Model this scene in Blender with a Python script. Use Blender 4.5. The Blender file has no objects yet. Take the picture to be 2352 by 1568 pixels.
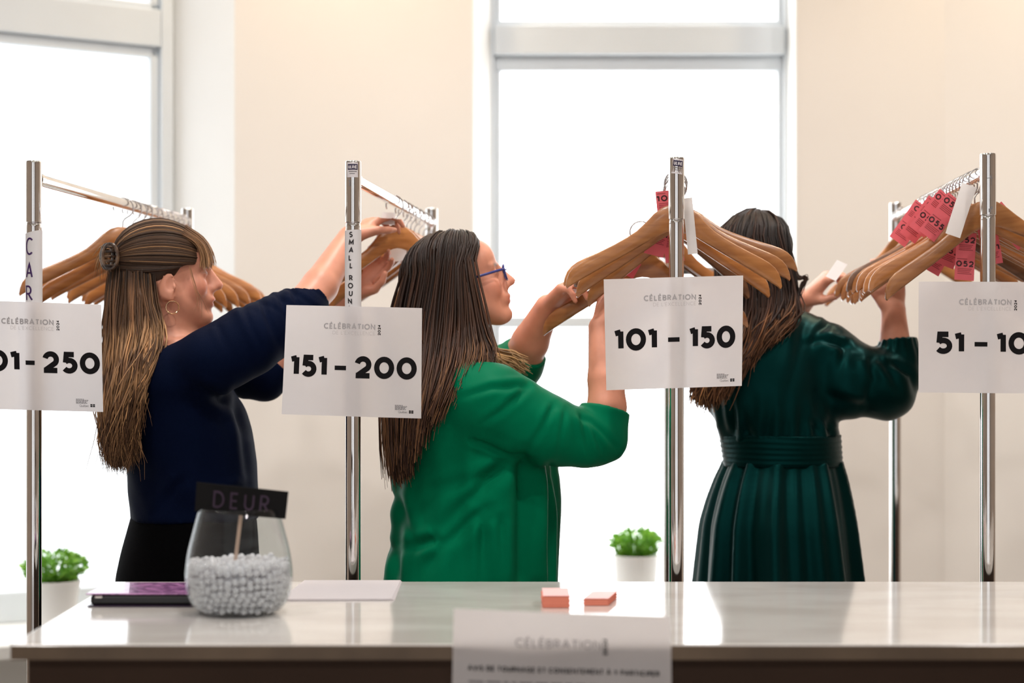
import bpy, bmesh, math, random
import numpy as np
from mathutils import Vector, Matrix

# ---------------------------------------------------------------- camera, world, light
SC = bpy.context.scene
COL = SC.collection
F = 3920.0          # focal length in pixels of the 2352 px wide frame (60 mm on a 36 mm sensor)
HC = 1.27           # eye height
HZ = 858.0          # image row of the horizon

cam_d = bpy.data.cameras.new('camera')
cam_d.lens = 60.0
cam_d.sensor_width = 36.0
cam_d.shift_y = (HZ - 784.0) / 2352.0
cam_d.clip_start = 0.05
cam_d.dof.use_dof = True
cam_d.dof.focus_distance = 3.46
cam_d.dof.aperture_fstop = 2.2
cam = bpy.data.objects.new('camera', cam_d)
cam.location = (0, 0, HC)
cam.rotation_euler = (math.pi / 2, 0, 0)
COL.objects.link(cam)
SC.camera = cam

SC.view_settings.view_transform = 'Standard'
SC.view_settings.look = 'None'
SC.view_settings.gamma = 1.0
SC.view_settings.use_curve_mapping = False
SC.view_settings.exposure = 0.4

world = bpy.data.worlds.new('world')
SC.world = world
world.use_nodes = True
bg = world.node_tree.nodes['Background']
bg.inputs['Color'].default_value = (0.86, 0.93, 1.0, 1)
bg.inputs['Strength'].default_value = 1.0

PANE_1, PANE_2 = 1.7, 3.0        # brightness of the frosted panes (left window, right window)

def area_light(name, loc, size, power, color, rot=(0, 0, 0), size_y=None, spread=None):
    l = bpy.data.lights.new(name, 'AREA')
    l.energy = power
    l.color = color
    l.size = size
    if size_y:
        l.shape = 'RECTANGLE'
        l.size_y = size_y
    if spread:
        l.spread = spread
    o = bpy.data.objects.new(name, l)
    o.location = loc
    o.rotation_euler = rot
    COL.objects.link(o)
    return o

WARM = (1.0, 0.80, 0.55)
SOFT = (1.0, 0.955, 0.92)
# warm lamps inferred from the glow on the wall; soft ones added as fill
LAMPS_AND_FILL = [(-0.50, 4.78, 6.5, WARM, 0), (1.55, 4.62, 6.5, WARM, 0),
         (-1.7, 3.6, 6, SOFT, 20), (-0.2, 3.6, 7.5, SOFT, 20), (1.5, 3.6, 7, SOFT, 20),
         (-1.5, 2.1, 13, SOFT, 0), (0.0, 2.1, 13, SOFT, 0), (1.5, 2.1, 13, SOFT, 0),
         (-1.8, -0.8, 14, SOFT, 0), (0.0, -0.8, 14, SOFT, 0), (1.8, -0.8, 14, SOFT, 0)]
for x, y, p, c, t in LAMPS_AND_FILL:
    area_light('lamp_or_fill_light', (x, y, 3.16), 0.14, p, c, (math.radians(t), 0, 0), spread=(2.1 if t else None))

# ---------------------------------------------------------------- helpers
def P(px, py, D):
    """a point of the place: image column / row seen from the camera, at distance D in front of it"""
    return np.array([(px - 1176.0) / F * D, D, HC + (HZ - py) / F * D])

def tag(o, label=None, cat=None, group=None, kind=None):
    if label: o['label'] = label
    if cat: o['category'] = cat
    if group: o['group'] = group
    if kind: o['kind'] = kind
    return o

def empty(name, loc=(0, 0, 0), rotz=0.0):
    o = bpy.data.objects.new(name, None)
    o.empty_display_size = 0.05
    o.location = loc
    o.rotation_euler = (0, 0, rotz)
    COL.objects.link(o)
    return o

def link_mesh(name, me, mat=None, parent=None, smooth=False):
    o = bpy.data.objects.new(name, me)
    if mat is not None and len(me.materials) == 0:
        me.materials.append(mat)
    if smooth:
        me.polygons.foreach_set('use_smooth', np.ones(len(me.polygons), dtype=bool))
    COL.objects.link(o)
    if parent is not None:
        o.parent = parent
        # the geometry was given in world coordinates: undo the parent's own place
        par = parent
        m = Matrix.Identity(4)
        chain = []
        while par is not None:
            chain.append(par); par = par.parent
        for c in reversed(chain):
            m = m @ c.matrix_parent_inverse @ c.matrix_basis
        o.matrix_parent_inverse = m.inverted()
    return o

def pyd(name, verts, faces, mat=None, parent=None, smooth=False):
    me = bpy.data.meshes.new(name)
    me.from_pydata([tuple(map(float, v)) for v in verts], [], [tuple(f) for f in faces])
    me.update()
    return link_mesh(name, me, mat, parent, smooth)

def np_mesh(name, V, Q, mat=None, parent=None, smooth=True, col=None):
    """fast mesh from numpy arrays, Q (n,4) or (n,3)"""
    me = bpy.data.meshes.new(name)
    n = Q.shape[1]
    me.vertices.add(len(V)); me.loops.add(Q.size); me.polygons.add(len(Q))
    me.vertices.foreach_set('co', V.astype(np.float32).ravel())
    me.loops.foreach_set('vertex_index', Q.astype(np.int32).ravel())
    me.polygons.foreach_set('loop_start', np.arange(0, Q.size, n, dtype=np.int32))
    me.polygons.foreach_set('loop_total', np.full(len(Q), n, dtype=np.int32))
    me.update(calc_edges=True)
    me.validate()
    if col is not None:
        a = me.color_attributes.new('Col', 'FLOAT_COLOR', 'POINT')
        c4 = np.concatenate([col, np.ones((len(col), 1))], 1).astype(np.float32)
        a.data.foreach_set('color', c4.ravel())
    return link_mesh(name, me, mat, parent, smooth)

class MB:
    """collects simple shapes into one mesh"""
    def __init__(self): self.v = []; self.f = []
    def add(self, vs, fs):
        b = len(self.v)
        self.v += [tuple(map(float, p)) for p in vs]
        self.f += [tuple(i + b for i in f) for f in fs]
        return self
    def box(self, lo, hi):
        x0, y0, z0 = lo; x1, y1, z1 = hi
        return self.add([(x0, y0, z0), (x1, y0, z0), (x1, y1, z0), (x0, y1, z0), (x0, y0, z1), (x1, y0, z1), (x1, y1, z1), (x0, y1, z1)],
                        [(0, 3, 2, 1), (4, 5, 6, 7), (0, 1, 5, 4), (1, 2, 6, 5), (2, 3, 7, 6), (3, 0, 4, 7)])
    def prism(self, pts, z0, z1):
        n = len(pts)
        a = sum(pts[i][0] * pts[(i + 1) % n][1] - pts[(i + 1) % n][0] * pts[i][1] for i in range(n))
        if a < 0: pts = pts[::-1]
        return self.add([(p[0], p[1], z0) for p in pts] + [(p[0], p[1], z1) for p in pts],
                        [tuple(range(n))[::-1], tuple(range(n, 2 * n))] + [(i, (i + 1) % n, n + (i + 1) % n, n + i) for i in range(n)])
    def lathe(self, prof, c=(0, 0, 0), n=32, caps=True):
        vs = []
        for r, z in prof:
            for k in range(n):
                a = 2 * math.pi * k / n
                vs.append((c[0] + r * math.cos(a), c[1] + r * math.sin(a), c[2] + z))
        fs = []
        for j in range(len(prof) - 1):
            for k in range(n):
                k2 = (k + 1) % n
                fs.append((j * n + k, j * n + k2, (j + 1) * n + k2, (j + 1) * n + k))
        if caps:
            fs.append(tuple(range(n))[::-1]); m = (len(prof) - 1) * n
            fs.append(tuple(range(m, m + n)))
        return self.add(vs, fs)
    def tube(self, pts, r, n=8, caps=True, closed=False):
        pts = [Vector(p) for p in pts]; m = len(pts)
        rs = r if hasattr(r, '__len__') else [r] * m
        vs = []; prev = None
        for i, p in enumerate(pts):
            if closed: t = pts[(i + 1) % m] - pts[(i - 1) % m]
            else: t = pts[min(i + 1, m - 1)] - pts[max(i - 1, 0)]
            t.normalize()
            if prev is None:
                up = Vector((0, 0, 1)) if abs(t.z) < 0.9 else Vector((1, 0, 0))
                s = t.cross(up).normalized()
            else:
                s = (prev - t * prev.dot(t)).normalized()
            prev = s; u = s.cross(t)
            for k in range(n):
                a = 2 * math.pi * k / n
                vs.append(p + (s * math.cos(a) + u * math.sin(a)) * rs[i])
        fs = []
        for j in range(m if closed else m - 1):
            for k in range(n):
                k2 = (k + 1) % n; j2 = (j + 1) % m
                fs.append((j * n + k2, j * n + k, j2 * n + k, j2 * n + k2))
        if caps and not closed:
            fs.append(tuple(range(n))); fs.append(tuple(range((m - 1) * n, m * n))[::-1])
        return self.add(vs, fs)
    def build(self, name, mat=None, parent=None, smooth=False, bevel=0.0):
        o = pyd(name, self.v, self.f, mat, parent, smooth)
        if bevel:
            b = o.modifiers.new('bevel', 'BEVEL'); b.width = bevel; b.segments = 2; b.limit_method = 'ANGLE'
        if smooth and hasattr(o.data, 'set_sharp_from_angle'):
            o.data.set_sharp_from_angle(angle=0.7)
        return o

# ---------------------------------------------------------------- materials
def material(name, color, rough=0.5, metal=0.0, **kw):
    m = bpy.data.materials.new(name); m.use_nodes = True
    b = m.node_tree.nodes['Principled BSDF']
    b.inputs['Base Color'].default_value = (*color, 1)
    b.inputs['Roughness'].default_value = rough
    b.inputs['Metallic'].default_value = metal
    for k, v in kw.items():
        b.inputs[k.replace('_', ' ')].default_value = v
    return m

def noise_color(m, c1, c2, scale=5.0, detail=3.0, stretch=(1, 1, 1), lo=0.35, hi=0.65, coord='Object', bump=0.0, bscale=None, vary=0.0):
    nt = m.node_tree; N = nt.nodes; L = nt.links; b = N['Principled BSDF']
    tc = N.new('ShaderNodeTexCoord'); mp = N.new('ShaderNodeMapping'); mp.inputs['Scale'].default_value = stretch
    L.new(tc.outputs[coord], mp.inputs['Vector'])
    nz = N.new('ShaderNodeTexNoise'); nz.inputs['Scale'].default_value = scale; nz.inputs['Detail'].default_value = detail
    L.new(mp.outputs['Vector'], nz.inputs['Vector'])
    rp = N.new('ShaderNodeValToRGB')
    rp.color_ramp.elements[0].position = lo; rp.color_ramp.elements[0].color = (*c1, 1)
    rp.color_ramp.elements[1].position = hi; rp.color_ramp.elements[1].color = (*c2, 1)
    L.new(nz.outputs['Fac'], rp.inputs['Fac'])
    out = rp.outputs['Color']
    if vary:
        oi = N.new('ShaderNodeObjectInfo'); mr = N.new('ShaderNodeMapRange')
        mr.inputs['To Min'].default_value = 1 - vary; mr.inputs['To Max'].default_value = 1 + vary * 0.5
        L.new(oi.outputs['Random'], mr.inputs['Value'])
        hs = N.new('ShaderNodeHueSaturation'); L.new(mr.outputs['Result'], hs.inputs['Value']); L.new(out, hs.inputs['Color'])
        ad = N.new('ShaderNodeVectorMath'); ad.operation = 'SCALE'; ad.inputs['Scale'].default_value = 7.0
        cx = N.new('ShaderNodeCombineXYZ'); L.new(oi.outputs['Random'], cx.inputs['X']); L.new(oi.outputs['Random'], cx.inputs['Z'])
        L.new(cx.outputs['Vector'], ad.inputs[0]); L.new(ad.outputs['Vector'], mp.inputs['Location'])
        out = hs.outputs['Color']
    L.new(out, b.inputs['Base Color'])
    if bump:
        n2 = N.new('ShaderNodeTexNoise'); n2.inputs['Scale'].default_value = bscale or scale * 4
        L.new(tc.outputs[coord], n2.inputs['Vector'])
        bp = N.new('ShaderNodeBump'); bp.inputs['Strength'].default_value = bump; bp.inputs['Distance'].default_value = 0.002
        L.new(n2.outputs['Fac'], bp.inputs['Height']); L.new(bp.outputs['Normal'], b.inputs['Normal'])
    return m

def paper_material(name, color, trans=0.4, noise=0.03):
    m = bpy.data.materials.new(name); m.use_nodes = True
    nt = m.node_tree; N = nt.nodes; L = nt.links
    N.remove(N['Principled BSDF'])
    d = N.new('ShaderNodeBsdfDiffuse'); t = N.new('ShaderNodeBsdfTranslucent'); mx = N.new('ShaderNodeMixShader')
    tc = N.new('ShaderNodeTexCoord'); nz = N.new('ShaderNodeTexNoise'); nz.inputs['Scale'].default_value = 60; nz.inputs['Detail'].default_value = 4
    L.new(tc.outputs['Object'], nz.inputs['Vector'])
    rp = N.new('ShaderNodeValToRGB')
    rp.color_ramp.elements[0].color = (*[c * (1 - noise) for c in color], 1); rp.color_ramp.elements[1].color = (*[min(1, c * (1 + noise)) for c in color], 1)
    L.new(nz.outputs['Fac'], rp.inputs['Fac'])
    L.new(rp.outputs['Color'], d.inputs['Color']); L.new(rp.outputs['Color'], t.inputs['Color'])
    mx.inputs['Fac'].default_value = trans
    L.new(d.outputs[0], mx.inputs[1]); L.new(t.outputs[0], mx.inputs[2]); L.new(mx.outputs[0], N['Material Output'].inputs['Surface'])
    return m

def emission_material(name, color, strength, grad=None):
    m = bpy.data.materials.new(name); m.use_nodes = True
    nt = m.node_tree; N = nt.nodes; L = nt.links
    N.remove(N['Principled BSDF'])
    e = N.new('ShaderNodeEmission'); e.inputs['Color'].default_value = (*color, 1); e.inputs['Strength'].default_value = strength
    L.new(e.outputs[0], N['Material Output'].inputs['Surface'])
    return m

M = {}
M['wall'] = noise_color(material('wall_paint', (0.74, 0.63, 0.53), 0.85), (0.83, 0.78, 0.725), (0.86, 0.81, 0.755), 1.3, 3, bump=0.05, bscale=90)
M['wall_white'] = noise_color(material('white_paint', (0.86, 0.86, 0.84), 0.7), (0.84, 0.84, 0.82), (0.88, 0.88, 0.86), 2.0)
M['frame'] = noise_color(material('window_frame_paint', (0.80, 0.83, 0.84), 0.45), (0.68, 0.72, 0.75), (0.72, 0.76, 0.79), 3.0)
M['ceiling'] = noise_color(material('ceiling_paint', (0.8, 0.79, 0.77), 0.9), (0.78, 0.77, 0.75), (0.82, 0.81, 0.79), 2.0)
M['hall'] = noise_color(material('hall_wall_paint', (0.30, 0.22, 0.17), 0.8), (0.34, 0.27, 0.22), (0.40, 0.32, 0.26), 2.0)
M['floor'] = noise_color(material('floor_tile', (0.30, 0.27, 0.24), 0.35), (0.27, 0.24, 0.21), (0.33, 0.30, 0.27), 6.0)
M['pane_l'] = emission_material('frosted_pane_left', (0.93, 0.97, 1.0), PANE_1)
M['pane_r'] = emission_material('frosted_pane_right', (0.97, 0.985, 1.0), PANE_2)
M['lamp'] = emission_material('lamp_glow', WARM, 6.0)
M['chrome'] = noise_color(material('chrome', (0.82, 0.80, 0.78), 0.07, 1.0), (0.80, 0.78, 0.76), (0.86, 0.85, 0.84), 14.0)
M['chrome_dark'] = material('hook_steel', (0.62, 0.60, 0.60), 0.18, 1.0)
M['quartz'] = noise_color(material('quartz', (0.72, 0.68, 0.64), 0.12, Coat_Weight=0.3, Coat_Roughness=0.08), (0.62, 0.59, 0.56), (0.72, 0.70, 0.675), 3.5, 8, (1, 2.2, 1), 0.4, 0.6)
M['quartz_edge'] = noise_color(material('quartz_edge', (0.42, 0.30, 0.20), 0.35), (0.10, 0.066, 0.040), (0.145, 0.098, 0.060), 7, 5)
M['counter'] = noise_color(material('counter_laminate', (0.40, 0.31, 0.26), 0.6, Specular_IOR_Level=0.2), (0.040, 0.022, 0.014), (0.050, 0.028, 0.018), 3.0)
M['wood'] = noise_color(material('hanger_wood', (0.50, 0.25, 0.09), 0.33, Coat_Weight=0.35, Coat_Roughness=0.2), (0.34, 0.12, 0.030), (0.52, 0.215, 0.064), 9, 6, (1.2, 3, 9), 0.3, 0.7, vary=0.28)
M['wood_dark'] = noise_color(material('hanger_wood_dark', (0.08, 0.045, 0.03), 0.4), (0.10, 0.042, 0.018), (0.17, 0.075, 0.032), 9, 6, (1.2, 3, 9), vary=0.2)
M['paper'] = paper_material('printer_paper', (0.88, 0.85, 0.86), 0.52, 0.015)
M['tape'] = paper_material('white_tape', (0.74, 0.72, 0.73), 0.05)
M['ticket'] = paper_material('pink_ticket', (0.80, 0.17, 0.20), 0.25)
M['tag_white'] = paper_material('white_tag', (0.90, 0.88, 0.87), 0.3)
M['ink'] = material('black_ink', (0.008, 0.007, 0.008), 0.7, Specular_IOR_Level=0.1)
M['ink_grey'] = material('grey_ink', (0.40, 0.38, 0.39), 0.6)
M['ink_mid'] = material('mid_grey_ink', (0.20, 0.19, 0.20), 0.6)
M['ink_faint'] = material('faint_ink', (0.64, 0.61, 0.615), 0.7)
M['ink_purple'] = material('purple_marker', (0.045, 0.012, 0.10), 0.5)
M['marker'] = material('black_marker', (0.015, 0.012, 0.014), 0.5)
M['ink_pink'] = material('ticket_ink', (0.045, 0.01, 0.012), 0.6)
M['ink_pink2'] = material('ticket_small_ink', (0.36, 0.05, 0.06), 0.6)
M['label_dark'] = material('label_violet', (0.03, 0.02, 0.06), 0.4)
M['label_film'] = material('label_film', (0.72, 0.68, 0.70), 0.3)
# ---------------------------------------------------------------- lettering: a small stroke alphabet
def arc(cx, cy, rx, ry, a0, a1, n=14):
    return [(cx + rx * math.cos(math.radians(a0 + (a1 - a0) * i / n)), cy + ry * math.sin(math.radians(a0 + (a1 - a0) * i / n))) for i in range(n + 1)]

def loop(cx, cy, rx, ry, n=28):
    return arc(cx, cy, rx, ry, 90, 450 - 360.0 / n, n - 1)

GL = {
 'A': (.84, [[(0, 0), (.42, 1), (.84, 0)], [(.15, .3), (.69, .3)]]),
 'B': (.6, [[(0, 0), (0, 1), (.32, 1)] + arc(.32, .77, .23, .23, 90, -90) + [(0, .54)], [(0, .54), (.34, .54)] + arc(.34, .27, .26, .27, 90, -90) + [(0, 0)]]),
 'C': (.82, [arc(.5, .5, .5, .5, 50, 310, 22)]),
 'D': (.76, [[(0, 0), (0, 1), (.3, 1)] + arc(.3, .5, .46, .5, 90, -90, 18) + [(0, 0)]]),
 'E': (.52, [[(.52, 1), (0, 1), (0, 0), (.52, 0)], [(0, .5), (.46, .5)]]),
 'G': (.95, [arc(.5, .5, .5, .5, 50, 350, 24) + [(.97, .46), (.58, .46)]]),
 'I': (.0, [[(0, 0), (0, 1)]]),
 'L': (.48, [[(0, 1), (0, 0), (.48, 0)]]),
 'M': (.9, [[(0, 0), (.05, 1), (.45, .25), (.85, 1), (.9, 0)]]),
 'N': (.74, [[(0, 0), (0, 1), (.74, 0), (.74, 1)]]),
 'O': (1.0, [('c', loop(.5, .5, .5, .5))]),
 'P': (.55, [[(0, 0), (0, 1), (.3, 1)] + arc(.3, .73, .26, .27, 90, -90) + [(0, .46)]]),
 'R': (.6, [[(0, 0), (0, 1), (.3, 1)] + arc(.3, .73, .26, .27, 90, -90) + [(0, .46)], [(.26, .46), (.6, 0)]]),
 'S': (.6, [arc(.3, .75, .27, .25, 40, 270) + arc(.3, .255, .3, .255, 90, -140)]),
 'T': (.66, [[(0, 1), (.66, 1)], [(.33, 1), (.33, 0)]]),
 'U': (.66, [[(0, 1), (0, .33)] + arc(.33, .33, .33, .33, 180, 360) + [(.66, 1)]]),
 'V': (.8, [[(0, 1), (.4, 0), (.8, 1)]]),
 'X': (.7, [[(0, 1), (.7, 0)], [(0, 0), (.7, 1)]]),
 'Y': (.72, [[(0, 1), (.36, .48), (.72, 1)], [(.36, .48), (.36, 0)]]),
 "'": (.0, [[(0, 1), (0, .75)]]),
 '-': (.52, [[(0, .46), (.52, .46)]]),
 '0': (.9, [('c', loop(.45, .5, .45, .5))]),
 '1': (.2, [[(.2, 0), (.2, 1)], [(-.14, .875), (.2, .965)]]),
 '2': (.72, [arc(.35, .66, .35, .34, 168, -38, 18) + [(.05, .03)], [(-.08, 0), (.76, 0)]]),
 '3': (.64, [arc(.3, .75, .27, .25, 150, -90) + arc(.3, .26, .33, .26, 90, -150)]),
 '4': (.72, [[(.5, 0), (.5, 1), (0, .28), (.72, .28)]]),
 '5': (.66, [[(.6, 1), (.13, 1), (.085, .50)], arc(.31, .32, .35, .32, 136, -145, 18)]),
 '6': (.64, [('c', loop(.32, .32, .32, .32)), [(.02, .36), (.4, 1)]]),
 '7': (.62, [[(0, 1), (.62, 1), (.2, 0)]]),
 '8': (.62, [('c', loop(.31, .76, .25, .24)), ('c', loop(.31, .27, .31, .27))]),
 '9': (.64, [('c', loop(.32, .68, .32, .32)), [(.62, .64), (.24, 0)]]),
 'Q': (1.0, [('c', loop(.5, .5, .5, .5)), [(.62, .25), (.95, -.05)]]),
 'u': (.46, [[(0, .66), (0, .22)] + arc(.23, .22, .23, .22, 180, 360) + [(.46, .66)], [(.46, .3), (.46, 0)]]),
 'e': (.54, [[(.02, .33), (.53, .33)] + arc(.27, .33, .27, .33, 0, 310)]),
 'b': (.54, [[(0, 1), (0, 0)], ('c', loop(.27, .33, .27, .33))]),
 'c': (.5, [arc(.3, .33, .3, .33, 55, 305)]),
}
def accent(base, mark):
    w, s = GL[base]
    return (w, list(s) + [mark])
GL['É'] = accent('E', [(.18, 1.17), (.36, 1.38)])
GL['À'] = accent('A', [(.5, 1.17), (.32, 1.38)])
GL['é'] = accent('e', [(.2, .86), (.38, 1.05)])

def ribbon(pts, closed, sw, V, Q):
    """a flat stroke of width sw along pts, mitred at the corners"""
    n = len(pts); b = len(V)
    pts = [Vector(p) for p in pts]
    for i, p in enumerate(pts):
        if closed: a, c = pts[i - 1], pts[(i + 1) % n]
        else: a, c = pts[max(i - 1, 0)], pts[min(i + 1, n - 1)]
        d1 = (p - a); d2 = (c - p)
        d1 = d1.normalized() if d1.length > 1e-9 else d2.normalized()
        d2 = d2.normalized() if d2.length > 1e-9 else d1
        n1 = Vector((-d1.y, d1.x)); n2 = Vector((-d2.y, d2.x))
        m = n1 + n2
        m = m.normalized() if m.length > 1e-6 else n1
        k = 1.0 / max(0.42, m.dot(n1))
        V.append(p + m * (sw / 2 * k)); V.append(p - m * (sw / 2 * k))
    for i in range(n if closed else n - 1):
        j = (i + 1) % n
        Q.append((b + 2 * i, b + 2 * i + 1, b + 2 * j + 1, b + 2 * j))

def text_strokes(s, h, sw, gap, space=0.45, jitter=None):
    """strokes of a line of text, cap height h, stroke width sw; returns strokes and width"""
    x = 0.0; out = []; k = h - sw
    for ch in s:
        if ch == ' ':
            x += space * h; continue
        w, st = GL[ch]
        dy = 0
        if jitter: dy = jitter.uniform(-.06, .06) * h
        for q in st:
            closed = isinstance(q, tuple)
            pts = q[1] if closed else q
            out.append(([(x + sw / 2 + a * k, sw / 2 + b * k + dy) for a, b in pts], closed))
        x += w * k + sw + gap
    return out, x - gap

def lettering(name, lines, mapper, mat, parent):
    """lines: (text, x0, x1 or None, baseline, cap height, stroke, gap, rotated) printed by mapper(x, y)->point"""
    V = []; Q = []
    for (s, x0, x1, y0, h, sw, gap, rot) in lines:
        st, w = text_strokes(s, h, sw, gap)
        k = (x1 - x0) / w if x1 is not None else 1.0
        for pts, closed in st:
            if rot: pts = [(x0 - b, y0 + a * (1.0 if x1 is None else 1.0)) for a, b in pts]
            else: pts = [(x0 + a * k, y0 + b) for a, b in pts]
            ribbon(pts, closed, sw, V, Q)
    return pyd(name, [mapper(v[0], v[1]) for v in V], Q, mat, parent)

def bars(name, rects, mapper, mat, parent):
    V = []; Q = []
    for x0, y0, x1, y1 in rects:
        b = len(V); n = 6
        for i in range(n + 1):
            x = x0 + (x1 - x0) * i / n
            V += [(x, y0), (x, y1)]
        for i in range(n): Q.append((b + 2 * i, b + 2 * i + 2, b + 2 * i + 3, b + 2 * i + 1))
    return pyd(name, [mapper(*v) for v in V], Q, mat, parent)
# ---------------------------------------------------------------- the room
ZC = 3.2                                    # ceiling height
WY = 5.2                                    # face of the window wall
SILL = 0.53
XA0, XA1 = -0.844, -0.1207                  # wall between the two windows
XB0, XB1 = 0.8675, 1.3186                   # wall right of the right window
W1O = Vector((-1.073, 5.35)); W1D = Vector((-0.862, -0.507)); W1N = Vector((0.507, -0.862))
def w1(u, n):                               # left window's own frame: u along the glass, n into the room
    p = W1O + W1D * u + W1N * n
    return (p.x, p.y)

def struct(o): o['kind'] = 'structure'; return o

struct(MB().box((-3.4, -4.2, -0.1), (3.4, 6.0, 0.0)).build('floor', M['floor']))
struct(MB().box((-3.4, -4.2, ZC), (3.4, 6.0, ZC + 0.1)).build('ceiling', M['ceiling']))
wb = MB()
wb.prism([(XA0, WY), (XA1, WY), (-0.077, 5.36), (-0.077, 5.6), (-1.0, 5.6), (-1.0, 5.304)], 0, ZC)
wb.prism([(XB0, WY), (XB1, WY), (XB1 + 0.1, 5.6), (0.873, 5.6), (0.873, 5.36)], 0, ZC)
wb.prism([(XA1, WY), (XB0, WY), (0.873, 5.6), (-0.077, 5.6)], 0, SILL - 0.03)
wb.prism([(XA1, WY), (XB0, WY), (0.873, 5.6), (-0.077, 5.6)], 3.02, ZC)
struct(wb.build('wall_back', M['wall']))
struct(MB().prism([(XB1, WY), (3.3, 4.35), (3.4, 5.6), (XB1 + 0.1, 5.6)], 0, ZC).build('wall_right_back', M['wall']))
struct(MB().prism([(3.3, -4.1), (3.4, -4.1), (3.4, 4.6), (3.3, 4.35)], 0, ZC).build('wall_right', M['hall']))
a = w1(2.3, 0)
wl = MB()
wl.prism([w1(0, 0), w1(2.3, 0), w1(2.3, -.3), w1(0, -.3)], 0, SILL - .03)
wl.prism([w1(0, 0), w1(2.3, 0), w1(2.3, -.3), w1(0, -.3)], 3.02, ZC)
wl.prism([w1(1.62, 0.02), w1(2.6, 0.02), w1(2.6, -.3), w1(1.62, -.3)], 0, ZC)
struct(wl.build('wall_left_back', M['wall_white']))
struct(MB().prism([(-3.4, -4.1), (-3.3, -4.1), (-3.3, 4.2), (-3.4, 4.2)], 0, ZC).build('wall_left', M['hall']))
struct(MB().prism([(-3.3, 4.2), (-3.3, 4.05), w1(2.58, .02), w1(2.6, -.25)], 0, ZC).build('wall_left_return', M['wall_white']))
GAPS = [(-2.5, -1.3), (-0.45, 0.65), (1.5, 2.2)]          # openings added unseen behind the camera, for front fill and chrome stripes
xs = [-3.4] + [v for g in GAPS for v in g] + [3.4]
wf = MB()
for x0, x1 in zip(xs[0::2], xs[1::2]): wf.box((x0, -4.2, 0), (x1, -4.1, ZC))
struct(wf.build('wall_front', M['hall']))
hall_fill = emission_material('added_hall_glow', (0.95, 0.97, 1.0), 1.1)  # added glow, seen only as fill and as upright reflections in the posts
for k, (x0, x1) in enumerate(GAPS):
    struct(MB().box((x0, -4.2, 0), (x1, -4.18, ZC)).build('window_%d' % (k + 3), hall_fill))  # glowing panel added for its light, not a known window

# left window: white splayed reveal, frame, transom, panes, sill
win = empty('window_1', (*w1(0.8, 0), SILL)); struct(win)
def prism_part(name, pts, z0, z1, mat, parent, bevel=0.0):
    return MB().prism(pts, z0, z1).build(name, mat, parent, bevel=bevel)
prism_part('reveal', [(XA0 - .002, WY), (XA0 + .05, WY + .03), w1(-.08, -.03), w1(0.0, .0)], 0, 3.1, M['wall_white'], win)
def w1bar(name, u0, u1, z0, z1, n0, n1, bev=0.004):
    return prism_part(name, [w1(u0, n0), w1(u1, n0), w1(u1, n1), w1(u0, n1)], z0, z1, M['frame'], win, bev)
w1bar('stile', 0.0, 0.038, SILL, 3.02, -.06, .035)
w1bar('stile_bead', 0.038, 0.066, SILL, 3.02, -.06, .012)
w1bar('stile', 1.55, 1.62, SILL, 3.02, -.06, .035)
w1bar('transom_rail', 0.038, 1.55, 2.285, 2.40, -.06, .032)
w1bar('transom_bead', 0.038, 1.55, 2.254, 2.285, -.06, .012)
w1bar('transom_bead', 0.038, 1.55, 2.40, 2.423, -.06, .012)
w1bar('bottom_rail', 0.038, 1.55, SILL, 0.62, -.06, .03)
w1bar('top_rail', 0.038, 1.55, 2.95, 3.02, -.06, .03)
prism_part('pane', [w1(0.05, -.03), w1(1.56, -.03), w1(1.56, -.02), w1(0.05, -.02)], 0.6, 2.27, M['pane_l'], win)
prism_part('pane', [w1(0.05, -.03), w1(1.56, -.03), w1(1.56, -.02), w1(0.05, -.02)], 2.41, 2.97, M['pane_l'], win)
sl = prism_part('sill', [w1(-.12, -.02), w1(1.62, -.02), w1(1.62, .46), w1(0.45, .46), (XA0 - .05, WY - .03)], SILL - .04, SILL, M['wall_white'], win, .006)

# right window
win2 = empty('window_2', (0.37, 5.4, SILL)); struct(win2)
def w2bar(name, x0, x1, z0, z1, y0, y1, bev=0.004, mat=None):
    return MB().box((x0, y0, z0), (x1, y1, z1)).build(name, mat or M['frame'], win2, bevel=bev)
# white casing lining the reveals
MB().prism([(XA1 - .001, WY - .004), (XA1 + .004, WY - .004), (-.066, 5.35), (-.08, 5.36)], SILL, 3.02).build('reveal', M['wall_white'], win2)
MB().prism([(XB0 + .001, WY - .004), (XB0 - .004, WY - .004), (.864, 5.35), (.88, 5.36)], SILL, 3.02).build('reveal', M['wall_white'], win2)
w2bar('stile', -.078, -.055, SILL, 3.02, 5.345, 5.44)
w2bar('stile_bead', -.055, -.0357, SILL, 3.02, 5.37, 5.44)
w2bar('stile', .852, .875, SILL, 3.02, 5.345, 5.44)
w2bar('stile_bead', .8358, .852, SILL, 3.02, 5.37, 5.44)
w2bar('transom_rail', -.055, .852, 2.268, 2.358, 5.33, 5.44)
w2bar('transom_bead', -.055, .852, 2.222, 2.268, 5.365, 5.44)
w2bar('transom_bead', -.055, .852, 2.358, 2.380, 5.365, 5.44)
w2bar('glazing_bar', -.055, .852, 1.415, 1.45, 5.385, 5.44)
w2bar('bottom_rail', -.055, .852, SILL, 0.6, 5.345, 5.44)
w2bar('top_rail', -.055, .852, 2.95, 3.02, 5.345, 5.44)
w2bar('pane', -.05, .845, .59, 1.42, 5.40, 5.41, 0, M['pane_r'])
w2bar('pane', -.05, .845, 1.44, 2.24, 5.40, 5.41, 0, M['pane_r'])
w2bar('pane', -.05, .845, 2.37, 2.97, 5.40, 5.41, 0, M['pane_r'])
w2bar('sill', XA1 - .03, XB0 + .03, SILL - .04, SILL, 5.10, 5.40, .006, M['wall_white'])

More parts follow.
